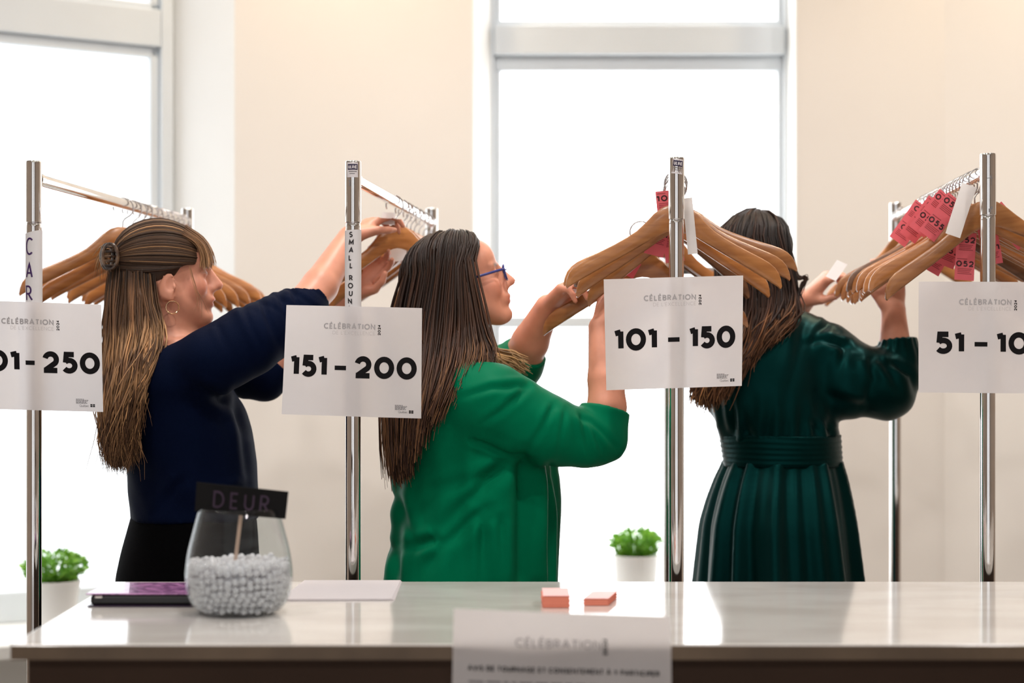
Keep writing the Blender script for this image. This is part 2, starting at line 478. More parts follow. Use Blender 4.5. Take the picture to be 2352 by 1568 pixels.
# unseen ceiling discs: the warm pair inferred, the rest housing added fill lights
for x, y, p, c, t in LAMPS_AND_FILL:
    l = empty('ceiling_lamp_or_fill', (x, y, ZC))
    side = 'left' if x < -.4 else ('right' if x > .4 else 'middle')
    tag(l, side + ' round recessed ceiling lamp out of the picture, over the %s' % ('window wall' if y > 4.5 else ('racks, added to brighten the wall' if y > 3 else ('counter' if y > 1 else 'hall'))), 'ceiling lamp', 'recessed ceiling lamps')
    MB().lathe([(.085, 0), (.105, 0), (.105, -.012), (.085, -.02), (.085, 0)], (x, y, ZC), 24, False).build('trim_ring', M['wall_white'], l, True)
    MB().lathe([(.0001, -.004), (.084, -.004)], (x, y, ZC), 24, False).build('diffuser', M['lamp'], l)

# ---------------------------------------------------------------- the counter
CT = 0.872; CB = 3.27; CF = 2.51
cl_f = (22 - 1176) / F * CF
cl_b = (262 - 1176) / F * CB
ctr = empty('counter', (0.6, 2.9, 0))
tag(ctr, 'long reception counter with pale polished stone top and brown front', 'counter')
slab = MB().prism([(cl_f, CF), (2.3, CF), (2.3, CB), (cl_b, CB)], CT - .023, CT).build('countertop', M['quartz'], ctr, bevel=.003)
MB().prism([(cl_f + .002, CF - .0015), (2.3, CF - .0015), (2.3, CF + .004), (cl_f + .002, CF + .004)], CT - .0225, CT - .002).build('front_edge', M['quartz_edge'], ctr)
cb = MB().prism([(cl_f + .022, CF + .02), (2.28, CF + .02), (2.28, CB - .03), (cl_b + .02, CB - .03)], .08, CT - .0235)
cb.build('cabinet_body', M['counter'], ctr)
MB().prism([(cl_f + .05, CF + .06), (2.25, CF + .06), (2.25, CB - .06), (cl_b + .05, CB - .06)], 0, .08).build('plinth', M['hall'], ctr)
# ---------------------------------------------------------------- clothes racks
RACKS = {}
def rack(key, px_near, top_near, px_far, label, Dn=3.44, Df=4.43):
    near = P(px_near, top_near, Dn); far = P(px_far, 475, Df)
    zt = float(near[2]); zb = zt - .035
    n = Vector((near[0], near[1], 0)); f = Vector((far[0], far[1], 0))
    root = empty('clothes_rack', (n + f) / 2)
    tag(root, label, 'clothes rack', 'chrome clothes racks behind the counter')
    for k, c in enumerate((n, f)):
        dz = 0 if k == 0 else -.002
        cx, cy = c.x, c.y
        MB().lathe([(.0142, .09), (.0152, .093), (.0152, .10), (.0152, zt - .137), (.0152, zt - .132), (.0148, zt - .127), (.0135, zt - .1245)], (cx, cy, 0), 40).build('post', M['chrome'], root, True)
        sl = MB().lathe([(.0148, zt - .1245), (.0160, zt - .1235), (.0160, zt - .1205), (.0160, zt - .0045), (.0160, zt - .0015), (.0150, zt), (.0001, zt)], (cx, cy, 0), 40).build('post_sleeve', M['chrome'], root, True)
        MB().lathe([(.0146, zt - .128), (.0146, zt - .1235)], (cx, cy, 0), 32, False).build('joint_ring', M['chrome_dark'], root, True)
    d = (f - n).normalized()
    a = n + d * .012; b = f - d * .012
    MB().tube([(a.x, a.y, zb), tuple((a + d * .01))[:2] + (zb,), tuple((b - d * .01))[:2] + (zb,), (b.x, b.y, zb)], .0125, 28).build('hanging_bar', M['chrome'], root, True)
    # end collars of the bar, base rail, feet and castors
    for c, s in ((n, 1), (f, -1)):
        q0 = c + d * s * .014; q1 = c + d * s * .03
        MB().tube([(q0.x, q0.y, zb), (q1.x, q1.y, zb)], .0142, 24).build('bar_collar', M['chrome'], root, True)
        sd = Vector((-d.y, d.x, 0))
        e0 = c + sd * .24; e1 = c - sd * .24
        MB().tube([(e0.x, e0.y, .09), (e1.x, e1.y, .09)], .0155, 16).build('foot_bar', M['chrome'], root, True)
        for e in (e0, e1):
            m = MB().tube([(e.x, e.y - .012, .032), (e.x, e.y + .012, .032)], .032, 20)
            m.box((e.x - .008, e.y - .016, .03), (e.x + .008, e.y + .016, .09))
            m.build('castor', M['ink'], root)
    MB().tube([(n.x, n.y, .12), (f.x, f.y, .12)], .0125, 16).build('base_rail', M['chrome'], root, True)
    RACKS[key] = dict(n=n, f=f, d=d, zb=zb, zt=zt, root=root)
    return root

rack('r1', 78, 370, 431, 'leftmost chrome clothes rack, its near post taped with the letters CAR')
rack('r2', 811, 370, 991, 'chrome clothes rack whose near post is taped with the words SMALL ROUN')
rack('r3', 1553.5, 362, 1536, 'chrome clothes rack with the 101 - 150 sign on its near post')
rack('r4', 2269, 353, 2057, 'rightmost chrome clothes rack, crowded with hangers and pink tickets')
# a grey rail end crossing behind the third rack
r3 = RACKS['r3']
e0 = P(1466, 622, 4.40); e1 = P(1668, 622, 4.40)
MB().tube([e0, e1], .0105, 16).build('side_rail', M['chrome_dark'], r3['root'], True)

def post_mapper(rk, r, z0, lean=0.0):
    n = RACKS[rk]['n']
    def f(x, y):                             # x metres round the tube from its camera side, y metres up from z0
        a = x / r
        return (n.x + r * math.sin(a), n.y - r * math.cos(a), z0 + y)
    return f

def tape(rk, z0, z1, label, text, mat, h, sw, x0, pitch, seed, slant=0.0, wmax=.015):
    root = RACKS[rk]['root']; n = RACKS[rk]['n']; r = .0166
    V = []; Q = []; m = 30
    for i in range(m):
        a = 2 * math.pi * i / m
        for z, s in ((z0, 0), (z1, slant)):
            V.append((n.x + r * math.sin(a), n.y - r * math.cos(a), z + s * math.sin(a)))
    for i in range(m):
        j = (i + 1) % m
        Q.append((2 * i, 2 * j, 2 * j + 1, 2 * i + 1))
    t = pyd('tape_strip', V, Q, M['tape'], root, True)
    t['label'] = label
    rnd = random.Random(seed); VV = []; QQ = []
    y = z1 - z0 - (.012 if rk == 'r1' else .004)
    for ch, hh in text:
        if ch == ' ':
            y -= pitch * 2.2; continue
        st, w = text_strokes(ch, hh, sw, 0)
        y -= hh
        kx = min(1.0, wmax / max(w, .001))
        dx = x0 + rnd.uniform(-.0012, .0012); sl = rnd.uniform(-.1, .12)
        for pts, c in st:
            if not c:
                fine = []
                for (a0, b0), (a1, b1) in zip(pts, pts[1:]): fine += [(a0 + (a1 - a0) * k / 5, b0 + (b1 - b0) * k / 5) for k in range(5)]
                pts = fine + [pts[-1]]
            ribbon([(dx + (a - w / 2) * kx + sl * b, y + b) for a, b in pts], c, sw, VV, QQ)
        y -= pitch
    mp = post_mapper(rk, r + .0006, z0)
    pyd('handwriting', [mp(v[0], v[1]) for v in VV if True], QQ, mat, t)

zp = lambda y: HC + (HZ - y) / F * 3.44
tape('r1', zp(720), zp(533), 'white tape with purple marker letters', [('C', .035), ('A', .031), ('R', .031)], M['ink_purple'], .05, .0034, -.0055, .0150, 3, .004)
tape('r2', zp(730), zp(529), 'white tape with black marker letters',
     [(c, .0112) if c != ' ' else (c, 0) for c in 'SMALL ROUN'] + [('N', .0112)], M['marker'], .0112, .0022, -.0035, .0043, 5, .001, .011)

def maker_label(rk, tilt):
    root = RACKS[rk]['root']; zt = RACKS[rk]['zt']; r = .01615
    mp0 = post_mapper(rk, r, zt - .030)
    ct, st = math.cos(tilt), math.sin(tilt)
    def mk(off):
        m = post_mapper(rk, r + off, zt - .030)
        return lambda x, y: m(x * ct - y * st, x * st + y * ct)
    f = bars('maker_label', [(-.012, -.004, .012, .026)], mk(.0), M['label_film'], root)
    bars('label_block', [(-.010, .011, .011, .0225)], mk(.0003), M['label_dark'], f)
    lettering('label_name', [('ULINE', -.0085, .0095, .0133, .0068, .0013, .0011, False)], mk(.0006), M['label_film'], f)
    bars('label_small_print', [(-.008, .0068, .009, .0086), (-.006, .0026, .005, .0040)], mk(.0003), M['ink_mid'], f)
maker_label('r2', 0.0)
maker_label('r3', -0.12)
# scuffs of old tape on the sleeves
def scuff(rk, spots):
    root = RACKS[rk]['root']; zt = RACKS[rk]['zt']
    mp = post_mapper(rk, .0162, zt)
    for x, z, w, h in spots: bars('scuff_mark', [(x, -z - h, x + w, -z)], mp, M['ink_mid'], root)
scuff('r4', [(-.0005, .046, .0022, .004), (.0025, .043, .0008, .022), (-.006, .050, .012, .0012), (-.003, .112, .004, .007), (.002, .108, .003, .005)])
scuff('r2', [(-.008, .040, .005, .003), (-.0065, .043, .0025, .009)])

# ---------------------------------------------------------------- hangers
def hanger_meshes():
    up = [(0, .0), (.012, -.0005), (.028, -.006), (.045, -.019), (.062, -.037), (.08, -.054), (.10, -.067), (.125, -.081), (.155, -.096),
          (.18, -.108), (.198, -.118), (.210, -.128), (.218, -.139), (.2225, -.152), (.2245, -.166)]
    lo = [(0, -.053), (.012, -.0545), (.026, -.059), (.042, -.067), (.058, -.0765), (.076, -.087), (.096, -.0985), (.12, -.112), (.15, -.1285),
          (.172, -.1410), (.188, -.1500), (.200, -.1570), (.209, -.1625), (.216, -.167), (.2215, -.1715)]
    n = len(up); V = []; Q = []
    th = .0062
    stations = [(-u[0], u[1], -l[0], l[1]) for u, l in zip(up[:0:-1], lo[:0:-1])] + [(u[0], u[1], l[0], l[1]) for u, l in zip(up, lo)]
    for (ux, uz, lx, lz) in stations:
        yb = .55 * ux * ux
        cr = .28
        for (t, y) in ((0, .45), (.10, .95), (.5, 1), (.90, .95), (1, .45), (1, -.45), (.90, -.95), (.5, -1), (.10, -.95), (0, -.45)):
            V.append((ux + (lx - ux) * t, yb + y * th, uz + (lz - uz) * t))
    m = len(stations); k = 10
    for i in range(m - 1):
        for j in range(k):
            j2 = (j + 1) % k
            Q.append((i * k + j, i * k + j2, (i + 1) * k + j2, (i + 1) * k + j))
    Q.append(tuple(range(k))[::-1]); Q.append(tuple(range((m - 1) * k, m * k)))
    me = bpy.data.meshes.new('hanger_body')
    me.from_pydata(V, [], Q); me.update()
    me.polygons.foreach_set('use_smooth', np.ones(len(me.polygons), dtype=bool))
    me.set_sharp_from_angle(angle=0.9)
    path = [(0, 0, -.012), (0, 0, .012), (.004, 0, .019)]
    cz, r = .0445, .0232
    for i in range(17):
        a = math.radians(-62 + 262 * i / 16)
        path.append((r * math.cos(a), 0, cz + r * math.sin(a)))
    hk = MB().tube(path, .0017, 7)
    mh = bpy.data.meshes.new('hanger_hook'); mh.from_pydata(hk.v, [], hk.f); mh.update()
    mh.polygons.foreach_set('use_smooth', np.ones(len(mh.polygons), dtype=bool))
    return me, mh
H_BODY, H_HOOK = hanger_meshes()
H_BODY.materials.append(M['wood'])
H_HOOK.materials.append(M['chrome_dark'])
H_BODY_DARK = H_BODY.copy(); H_BODY_DARK.materials.clear(); H_BODY_DARK.materials.append(M['wood_dark'])

def hanger_at(loc, yaw, roll, label, group, dark=False, pitch=0.0):
    r = empty('coat_hanger', loc)
    r.rotation_mode = 'XYZ'
    r.rotation_euler = (math.radians(pitch), math.radians(roll), math.radians(yaw))
    tag(r, label, 'hanger', group)
    for nm, me in (('wooden_arms', H_BODY_DARK if dark else H_BODY), ('hook', H_HOOK)):
        o = bpy.data.objects.new(nm, me); COL.objects.link(o); o.parent = r
    return r

def hang(rk, D, yaw, roll, label, group, dark=False, dz=0.0, dx=0.0):
    """hang a hanger on a rack's bar at distance D from the camera"""
    R = RACKS[rk]; t = (D - R['n'].y) / (R['f'].y - R['n'].y)
    p = R['n'].lerp(R['f'], t)
    # the hook's crown rests on the bar
    off = Vector((0, 0, .0445 + .0232 - .0125 - .0018))
    e = Matrix.Rotation(math.radians(yaw), 3, 'Z') @ Matrix.Rotation(math.radians(roll), 3, 'Y')
    o = e @ off
    return hanger_at((p.x - o.x + dx, p.y - o.y, R['zb'] - o.z + dz), yaw, roll, label, group, dark)

ORD = ['first', 'second', 'third', 'fourth', 'fifth', 'sixth', 'seventh', 'eighth', 'ninth', 'tenth', 'eleventh', 'twelfth', 'thirteenth', 'fourteenth', 'fifteenth', 'sixteenth', 'seventeenth', 'eighteenth']
G1 = 'wooden hangers on the rack taped CAR'
hang('r1', 3.955, 24, 2, 'wooden hanger nearest the front on the rack taped CAR', G1)
for i, (D, y, ro) in enumerate(((4.01, 30, -3), (4.05, 14, 3), (4.09, 27, 5), (4.13, 10, 2), (4.17, 22, 6), (4.21, 4, 1), (4.25, 12, 4), (4.29, 2, -1), (4.33, 8, 3), (4.37, 0, 1))):
    hang('r1', D, y, ro, '%s wooden hanger from the front on the rack taped CAR' % ORD[i + 1], G1)
G2 = 'wooden hangers on the rack taped SMALL ROUN'
hang('r2', 3.90, 36, -4, 'wooden hanger held by the woman in navy on the rack taped SMALL ROUN', G2)
for i, (D, y, ro) in enumerate(((4.00, 47, -6), (4.05, 42, -3), (4.10, 50, -5), (4.16, 44, -2), (4.22, 40, -4), (4.29, 46, -3), (4.35, 40, 0))):
    hang('r2', D, y, ro, '%s wooden hanger from the front on the rack taped SMALL ROUN' % ORD[i + 1], G2)
G3 = 'wooden hangers on the rack with the 101 - 150 sign'
hang('r3', 3.505, 2, 0, 'wooden hanger right behind the near post above the 101 - 150 sign', G3)
for i, (D, y, ro) in enumerate(((3.55, -3, -4.5), (3.60, -5, -9.5), (3.65, 4, 3.0))):
    hang('r3', D, y, ro, '%s wooden hanger from the front above the 101 - 150 sign' % ORD[i + 1], G3)
hang('r3', 3.70, 28, 2, 'dark wooden hanger behind the others above the 101 - 150 sign', G3, dark=True, dz=-.0)
pl = P(1473, 580, 3.70)
hanger_at(tuple(pl), -8, -2, 'loose wooden hanger held low by the woman in green', 'loose hanger off its rail')
pl = P(1640, 585, 4.30)
hang('r3', 4.30, 8, 4, 'wooden hanger at the far end of the rack with the 101 - 150 sign', G3)
hang('r3', 4.36, 3, 7, 'brown hanger hanging last on the rack with the 101 - 150 sign', G3, dark=True)
G4 = 'wooden hangers on the crowded right rack'
hang('r4', 3.515, 2, -9, 'wooden hanger nearest the camera on the crowded right rack, beside the blank white tag', G4)
rnd4 = random.Random(11)
for i, D in enumerate([3.565, 3.60, 3.63, 3.66, 3.69, 3.72, 3.75, 3.78, 3.81, 3.84, 3.87, 3.90, 3.93, 3.96, 4.0, 4.05]):
    hang('r4', D, rnd4.uniform(-10, 6) + (8 if i > 12 else 0), -4 + rnd4.uniform(-3, 4), '%s %shanger from the near post on the crowded right rack' % (ORD[i + 1], 'dark ' if i == 8 else 'wooden '), G4, dark=(i == 8))
hang('r4', 4.33, 20, -4, 'wooden hanger standing apart behind the packed row on the right rack', G4)

# ---------------------------------------------------------------- number signs
def sheet_mapper(c, D, off=0.0, bend=0.006):
    """bilinear sheet between four corners TL TR BR BL (image points at distance D), gently bowed around its post"""
    tl, tr, br, bl = [P(x, y, D) for x, y in c]
    def f(u, v):
        p = (tl * (1 - u) + tr * u) * (1 - v) + (bl * (1 - u) + br * u) * v
        y = p[1] + bend * (2 * u - 1) ** 2 - off + .0012 * math.sin(u * 9 + v * 5)
        return (p[0], y, p[2])
    return f

def sheet(name, mapper, mat, parent, nu=14, nv=8):
    V = [mapper(i / nu, j / nv) for j in range(nv + 1) for i in range(nu + 1)]
    Q = [(j * (nu + 1) + i, (j + 1) * (nu + 1) + i, (j + 1) * (nu + 1) + i + 1, j * (nu + 1) + i + 1) for j in range(nv) for i in range(nu)]
    return pyd(name, V, Q, mat, parent, True)

PW, PH = .2794, .2159
def number_sign(corners, left, right, ul, ud, ur, label, D=3.416):
    mp = sheet_mapper(corners, D); mi = sheet_mapper(corners, D, .0006)
    loc = mp(.5, 1.0)
    root = empty('number_sign', loc)
    tag(root, label, 'sign', 'number signs taped to the racks')
    sheet('paper', mp, M['paper'], root)
    mm = lambda x, y: mi(x / PW, 1 - y / PH)
    h = .0437; y0 = PH * (1 - .652)
    ln = []
    for s, (a, b) in ((left, ul), (right, ur)):
        lettering('number_print', [(s, a * PW, b * PW, y0, h, .0108, .0046, False)], mm, M['ink'], root)
    bars('number_dash', [(ud[0] * PW, y0 + h * .345, ud[1] * PW, y0 + h * .545)], mm, M['ink'], root)
    lettering('heading_print', [('CÉLÉBRATION', .283 * PW, .66 * PW, PH * (1 - .209), .0114, .0025, .0014, False)], mm, M['ink_grey'], root)
    lettering('subheading_print', [("DE L'EXCELLENCE", .35 * PW, .66 * PW, PH * (1 - .258), .0072, .0008, .0012, False)], mm, M['ink_faint'], root)
    lettering('year_print', [('2024', .699 * PW, None, PH * (1 - .257), .0056, .0013, .0008, True)], mm, M['ink'], root)
    rr = []; rnd = random.Random(7)
    for k, w in enumerate((.058, .088, .08, .072, .078)):
        x = .812
        while x < .812 + w:
            w2 = min(rnd.uniform(.008, .02), .812 + w - x)
            rr.append((x * PW, PH * (1 - .889 - .0095 * k), (x + w2) * PW, PH * (1 - .8835 - .0095 * k))); x += w2 + .003
    bars('small_print', rr, mm, M['ink_mid'], root)
    lettering('logo_word', [('Québec', .836 * PW, .902 * PW, PH * (1 - .957), .0046, .0005, .0005, False)], mm, M['ink_mid'], root)
    fl = []
    for i in range(2):
        for j in range(2):
            x = .912 + i * .0175; y = 1 - .9565 + j * .0145
            fl.append((x * PW, y * PH, (x + .0145) * PW, (y + .0115) * PH))
    fo = bars('logo_flag', fl, mm, M['ink'], root)
    return root

number_sign([(-88, 688), (231, 699), (235, 946), (-86, 937)], '201', '250', (.03, .413), (.455, .52), (.575, .985), 'white paper sign reading 201 - 250 on the leftmost rack')
number_sign([(657, 700), (969, 707), (967, 961), (646, 951)], '151', '200', (.053, .315), (.372, .454), (.515, .966), 'white paper sign reading 151 - 200 between the women in navy and green')
number_sign([(1387, 641), (1708, 632), (1705, 886), (1393, 896)], '101', '150', (.07, .376), (.456, .54), (.615, .945), 'white paper sign reading 101 - 150 on the rack by the woman in green')
number_sign([(2112, 646), (2433, 648), (2433, 904), (2111, 901)], '51', '100', (.112, .322), (.395, .487), (.556, .955), 'white paper sign reading 51 - 100 on the rightmost rack')

# ---------------------------------------------------------------- tickets and tags on the hangers
def ticket(px, py, D, ang, w, l, number, label, group, mat='ticket', halves=2, tilt=0.0, part=1.0):
    """paper tag: centre of its top edge, ang degrees clockwise from hanging straight down"""
    top = P(px, py, D); a = math.radians(ang); t = math.radians(tilt)
    dn = np.array([-math.sin(a), math.sin(t) * .4, -math.cos(a)]); dn /= np.linalg.norm(dn)
    sx = np.array([math.cos(a) * math.cos(t), math.sin(t), -math.sin(a) * math.cos(t)])
    sx -= dn * sx.dot(dn); sx /= np.linalg.norm(sx)
    nn = np.cross(dn, sx); nn = nn / np.linalg.norm(nn)
    if nn[1] > 0: nn = -nn
    def mk(off):
        def f(x, y):          # x across, y down
            p = top + sx * x + dn * y + nn * (off + .004 * math.sin(y * 22 + px))
            return tuple(p)
        return f
    root = empty('paper_tag' if mat == 'tag_white' else 'numbered_ticket', tuple(top))
    tag(root, label, 'tag' if mat == 'tag_white' else 'ticket', group)
    mp = mk(0); n = 8
    V = []; Q = []
    for j in range(n + 1):
        y = l * j / n
        V += [mp(-w / 2, y), mp(0, y), mp(w / 2, y)]
    for j in range(n):
        for i in range(2):
            Q.append((j * 3 + i, (j + 1) * 3 + i, (j + 1) * 3 + i + 1, j * 3 + i + 1))
    pyd('paper', V, Q, M[mat], root, True)
    if number:
        mi = mk(.0007); seg = l / halves
        fl = lambda x, y: mi(x, -y)
        br = []
        for k in range(halves):
            y = seg * k
            wd = min(.9 * w, .0135 * len(number))
            lettering('number_print', [(number, -wd / 2, wd / 2, -(y + .0215), .0125, .0028, .0022, False)], fl, M['ink_pink'], root)
            for q in range(4):
                br.append((-w * .36, -(y + .0265 + q * .0035), w * (.36 - .05 * (q % 3)), -(y + .025 + q * .0035)))
            br.append((-w * .42, -(y + .006), w * .1, -(y + .0045)))
        bars('small_print', br, fl, M['ink_pink2'], root)
    return root

GT = 'pink tickets on the crowded right rack'
for (px, py, D, ang, num, hv, lb) in (
    (2196, 455, 3.56, 38, '055', 2, 'pink ticket printed 055 on the right rack'),
    (2150, 462, 3.66, 38, '07', 2, 'pink ticket with number half hidden, left of ticket 055 on the right rack'),
    (2175, 448, 3.60, 40, '056', 2, 'pink ticket between the top ends of tickets 055 and 07 on the right rack'),
    (2122, 470, 3.72, 36, '07', 2, 'leftmost pink ticket of the cluster on the right rack'),
    (2222, 534, 3.575, 4, '052', 2, 'pink ticket printed 052 hanging below the hanger arm beside the right post'),
    (2190, 560, 3.63, 22, '053', 1, 'pink ticket in shade left of ticket 052'),
    (2162, 578, 3.68, 30, '054', 1, 'pink ticket low under the hanger arms of the right rack'),
    (2282, 478, 3.57, -42, '050', 2, 'pink ticket sticking out right of the rightmost post'),
    (2262, 500, 3.60, -10, '051', 2, 'pink ticket behind the rightmost post')):
    ticket(px, py, D, ang, .041, .05 * hv, num, lb, GT, halves=hv)
GT3 = 'pink tickets on the rack with the 101 - 150 sign'
ticket(1524, 438, 3.535, -6, .034, .05, '101', 'small pink ticket above the hanger neck left of the third post', GT3, halves=1)
ticket(1518, 520, 3.575, 14, .042, .062, '031', 'pink ticket printed 031 below the hanger arm left of the third post', GT3, halves=1)
ticket(1540, 526, 3.60, -8, .04, .07, '032', 'pink ticket tucked behind the third post', GT3, halves=1)
ticket(1462, 590, 3.69, 30, .034, .045, None, 'small blank pink ticket by the loose hanger of the woman in green', GT3, halves=1)
GW = 'blank white tags on hangers'
ticket(2228, 425, 3.475, 18, .033, .108, None, 'blank white tag hanging from the hook beside the rightmost post', GW, 'tag_white', tilt=8)
ticket(1578, 455, 3.50, -6, .020, .115, None, 'blank white tag right of the third post behind the hanger neck', GW, 'tag_white')
ticket(893, 488, 3.885, 3, .030, .028, None, 'small white tag at the fingers of the woman in navy', GW, 'tag_white')
ticket(908, 545, 3.935, -8, .042, .055, None, 'white tag below the hanger held by the woman in navy', GW, 'tag_white')
ticket(1934, 600, 3.93, 35, .028, .05, None, 'white tag in the left hand of the woman in the teal dress', GW, 'tag_white', tilt=-30)
# ---------------------------------------------------------------- things on the counter
def on_counter(px, py, z=CT):
    D = (HC - z) * F / (py - HZ)
    return P(px, py, D)

# glass bowl of clear beads with a little black sign stuck in it
BD = 2.84
bx = (549 - 1176) / F * BD
def bowl_profile(inner):
    t = .0022 if inner else 0.0
    pts = [(.052, 0.0), (.070, .006), (.083, .026), (.0885, .052), (.0885, .075), (.084, .105), (.0765, .135), (.070, .160), (.0665, .172)]
    return [(max(r - t, .001), z + (t * 2.2 if (inner and i == 0) else (t if inner else 0))) for i, (r, z) in enumerate(pts)]
def smooth_prof(p, n=5):
    p = [Vector(q) for q in p]; out = []
    for i in range(len(p) - 1):
        a, b, c, d = p[max(i - 1, 0)], p[i], p[i + 1], p[min(i + 2, len(p) - 1)]
        for k in range(n):
            t = k / n
            out.append(.5 * ((2 * b) + (c - a) * t + (2 * a - 5 * b + 4 * c - d) * t * t + (3 * b - a - 3 * c + d) * t ** 3))
    out.append(p[-1])
    return [(q.x, q.y) for q in out]
po = smooth_prof(bowl_profile(False)); pi_ = smooth_prof(bowl_profile(True))
prof = [(.0005, 0.0)] + po + [(.0655, .1735)] + pi_[::-1] + [(.0005, .005)]
glass = bpy.data.materials.new('clear_glass'); glass.use_nodes = True
nt = glass.node_tree; nt.nodes.remove(nt.nodes['Principled BSDF'])
g_t = nt.nodes.new('ShaderNodeBsdfTransparent'); g_t.inputs['Color'].default_value = (.93, .95, .955, 1)
g_g = nt.nodes.new('ShaderNodeBsdfGlossy'); g_g.inputs['Roughness'].default_value = .02
g_l = nt.nodes.new('ShaderNodeLayerWeight'); g_l.inputs['Blend'].default_value = .5
g_p = nt.nodes.new('ShaderNodeMath'); g_p.operation = 'POWER'; g_p.inputs[1].default_value = 4.0
g_q = nt.nodes.new('ShaderNodeMath'); g_q.operation = 'MULTIPLY_ADD'; g_q.inputs[1].default_value = .45; g_q.inputs[2].default_value = .025
g_m = nt.nodes.new('ShaderNodeMixShader')
nt.links.new(g_l.outputs['Facing'], g_p.inputs[0]); nt.links.new(g_p.outputs[0], g_q.inputs[0]); nt.links.new(g_q.outputs[0], g_m.inputs['Fac']); nt.links.new(g_t.outputs[0], g_m.inputs[1]); nt.links.new(g_g.outputs[0], g_m.inputs[2])
nt.links.new(g_m.outputs[0], nt.nodes['Material Output'].inputs['Surface'])
bowl = MB().lathe(prof, (bx, BD, CT + .0005), 56, False).build('glass_bowl', glass, None, True)
tag(bowl, 'round stemless glass bowl half full of clear beads on the counter', 'bowl')
# beads
rb = random.Random(4)
ball = bmesh.new(); bmesh.ops.create_icosphere(ball, subdivisions=2, radius=1.0)
bv = np.array([v.co[:] for v in ball.verts]); bf = np.array([[v.index for v in f.verts] for f in ball.faces]); ball.free()
def rad_at(z):
    for (r0, z0), (r1, z1) in zip(pi_, pi_[1:]):
        if z0 <= z <= z1: return r0 + (r1 - r0) * (z - z0) / max(z1 - z0, 1e-6)
    return .05
VV = []; FF = []; base = 0
z = .011; layer = 0
while z < .080:
    Rm = rad_at(z) - .0068
    r = Rm
    while r > 0.0:
        k = max(1, int(2 * math.pi * r / .0118))
        ph = rb.uniform(0, 6.28)
        if layer < 5 and r < Rm - .03: break
        for i in range(k):
            a = ph + 2 * math.pi * i / k
            rr = rb.uniform(.0048, .0062)
            zz = z + rb.uniform(-.003, .003) + (rb.uniform(0, .007) if z > .068 else 0)
            VV.append(bv * rr + np.array([bx + r * math.cos(a), BD + r * math.sin(a), CT + zz])); FF.append(bf + base); base += len(bv)
        r -= .0112
    z += .0098; layer += 1
bead_mat = paper_material('clear_beads', (0.97, 0.955, 0.97), 0.55, 0.02)
nt = bead_mat.node_tree
b_g = nt.nodes.new('ShaderNodeBsdfGlossy'); b_g.inputs['Roughness'].default_value = .05
b_m = nt.nodes.new('ShaderNodeMixShader'); b_m.inputs['Fac'].default_value = .12
b_o = nt.nodes['Material Output'].inputs['Surface']; b_s = b_o.links[0].from_socket
nt.links.new(b_s, b_m.inputs[1]); nt.links.new(b_g.outputs[0], b_m.inputs[2]); nt.links.new(b_m.outputs[0], b_o)
bd = np_mesh('glass_beads', np.concatenate(VV), np.concatenate(FF), bead_mat, None, True)
tag(bd, 'clear round beads heaped in the glass bowl', 'beads', kind='stuff')

ds = empty('stick_sign', tuple(P(540, 1300, BD)))
tag(ds, 'small black sign reading DEUR on a stick in the glass bowl', 'sign')
cs = [(451, 1107), (662, 1129), (655, 1192), (447, 1174)]
mp = sheet_mapper(cs, BD - .014, 0, .002)
cV = [mp(0, 0), mp(1, 0), mp(1, 1), mp(0, 1)]
card = pyd('card', cV + [(x, y + .002, z) for x, y, z in cV], [(0, 3, 2, 1), (4, 5, 6, 7), (0, 1, 5, 4), (1, 2, 6, 5), (2, 3, 7, 6), (3, 0, 4, 7)], material('black_card', (.004, .0035, .004), .6, Specular_IOR_Level=.15), ds)
mi = sheet_mapper(cs, BD - .014, .0008, .002)
lettering('handwriting', [('DEUR', .030, .124, .0085, .027, .0034, .011, False)], lambda x, y: mi(x / .1535, 1 - y / .0455), material('violet_chalk', (.026, .009, .030), .6), ds)
st0 = P(556, 1160, BD - .006); st1 = P(535, 1335, BD + .004)
MB().tube([st0, st1], .0032, 10).build('stick', noise_color(material('pale_stick', (.62, .44, .33), .6), (.58, .40, .30), (.66, .48, .36), 40, 3, (1, 1, .1)), ds, True)

# black zipped folder with a glittery purple cover
a = on_counter(200, 1394); b = on_counter(452, 1394)
fx0, fx1, fy0, fy1 = a[0], b[0] + .02, a[1], a[1] + .155
fo = empty('purple_folder', ((fx0 + fx1) / 2, (fy0 + fy1) / 2, CT))
tag(fo, 'black case with glittery purple cover lying left of the glass bowl', 'case')
MB().box((fx0 + .004, fy0 + .003, CT + .002), (fx1 - .004, fy1 - .003, CT + .0210)).build('case_body', material('black_case', (.006, .006, .008), .3), fo, bevel=.006)
MB().box((fx0, fy0, CT + .0005), (fx1, fy1, CT + .0025)).build('bottom_cover', material('dark_violet_cover', (.03, .012, .04), .35), fo, bevel=.001)
MB().box((fx0 - .002, fy0 - .001, CT + .0213), (fx1, fy1, CT + .0235)).build('top_cover',
    noise_color(material('purple_glitter', (.3, .1, .3), .22, Coat_Weight=.5), (.16, .05, .17), (.55, .26, .52), 70, 4, bump=.4, bscale=300), fo, bevel=.001)
MB().tube([(fx0 + .014, fy0 + .0015, CT + .0175), (fx0 + .026, fy0 + .0015, CT + .0178)], .0028, 8).build('zip_pull', M['chrome'], fo, True)

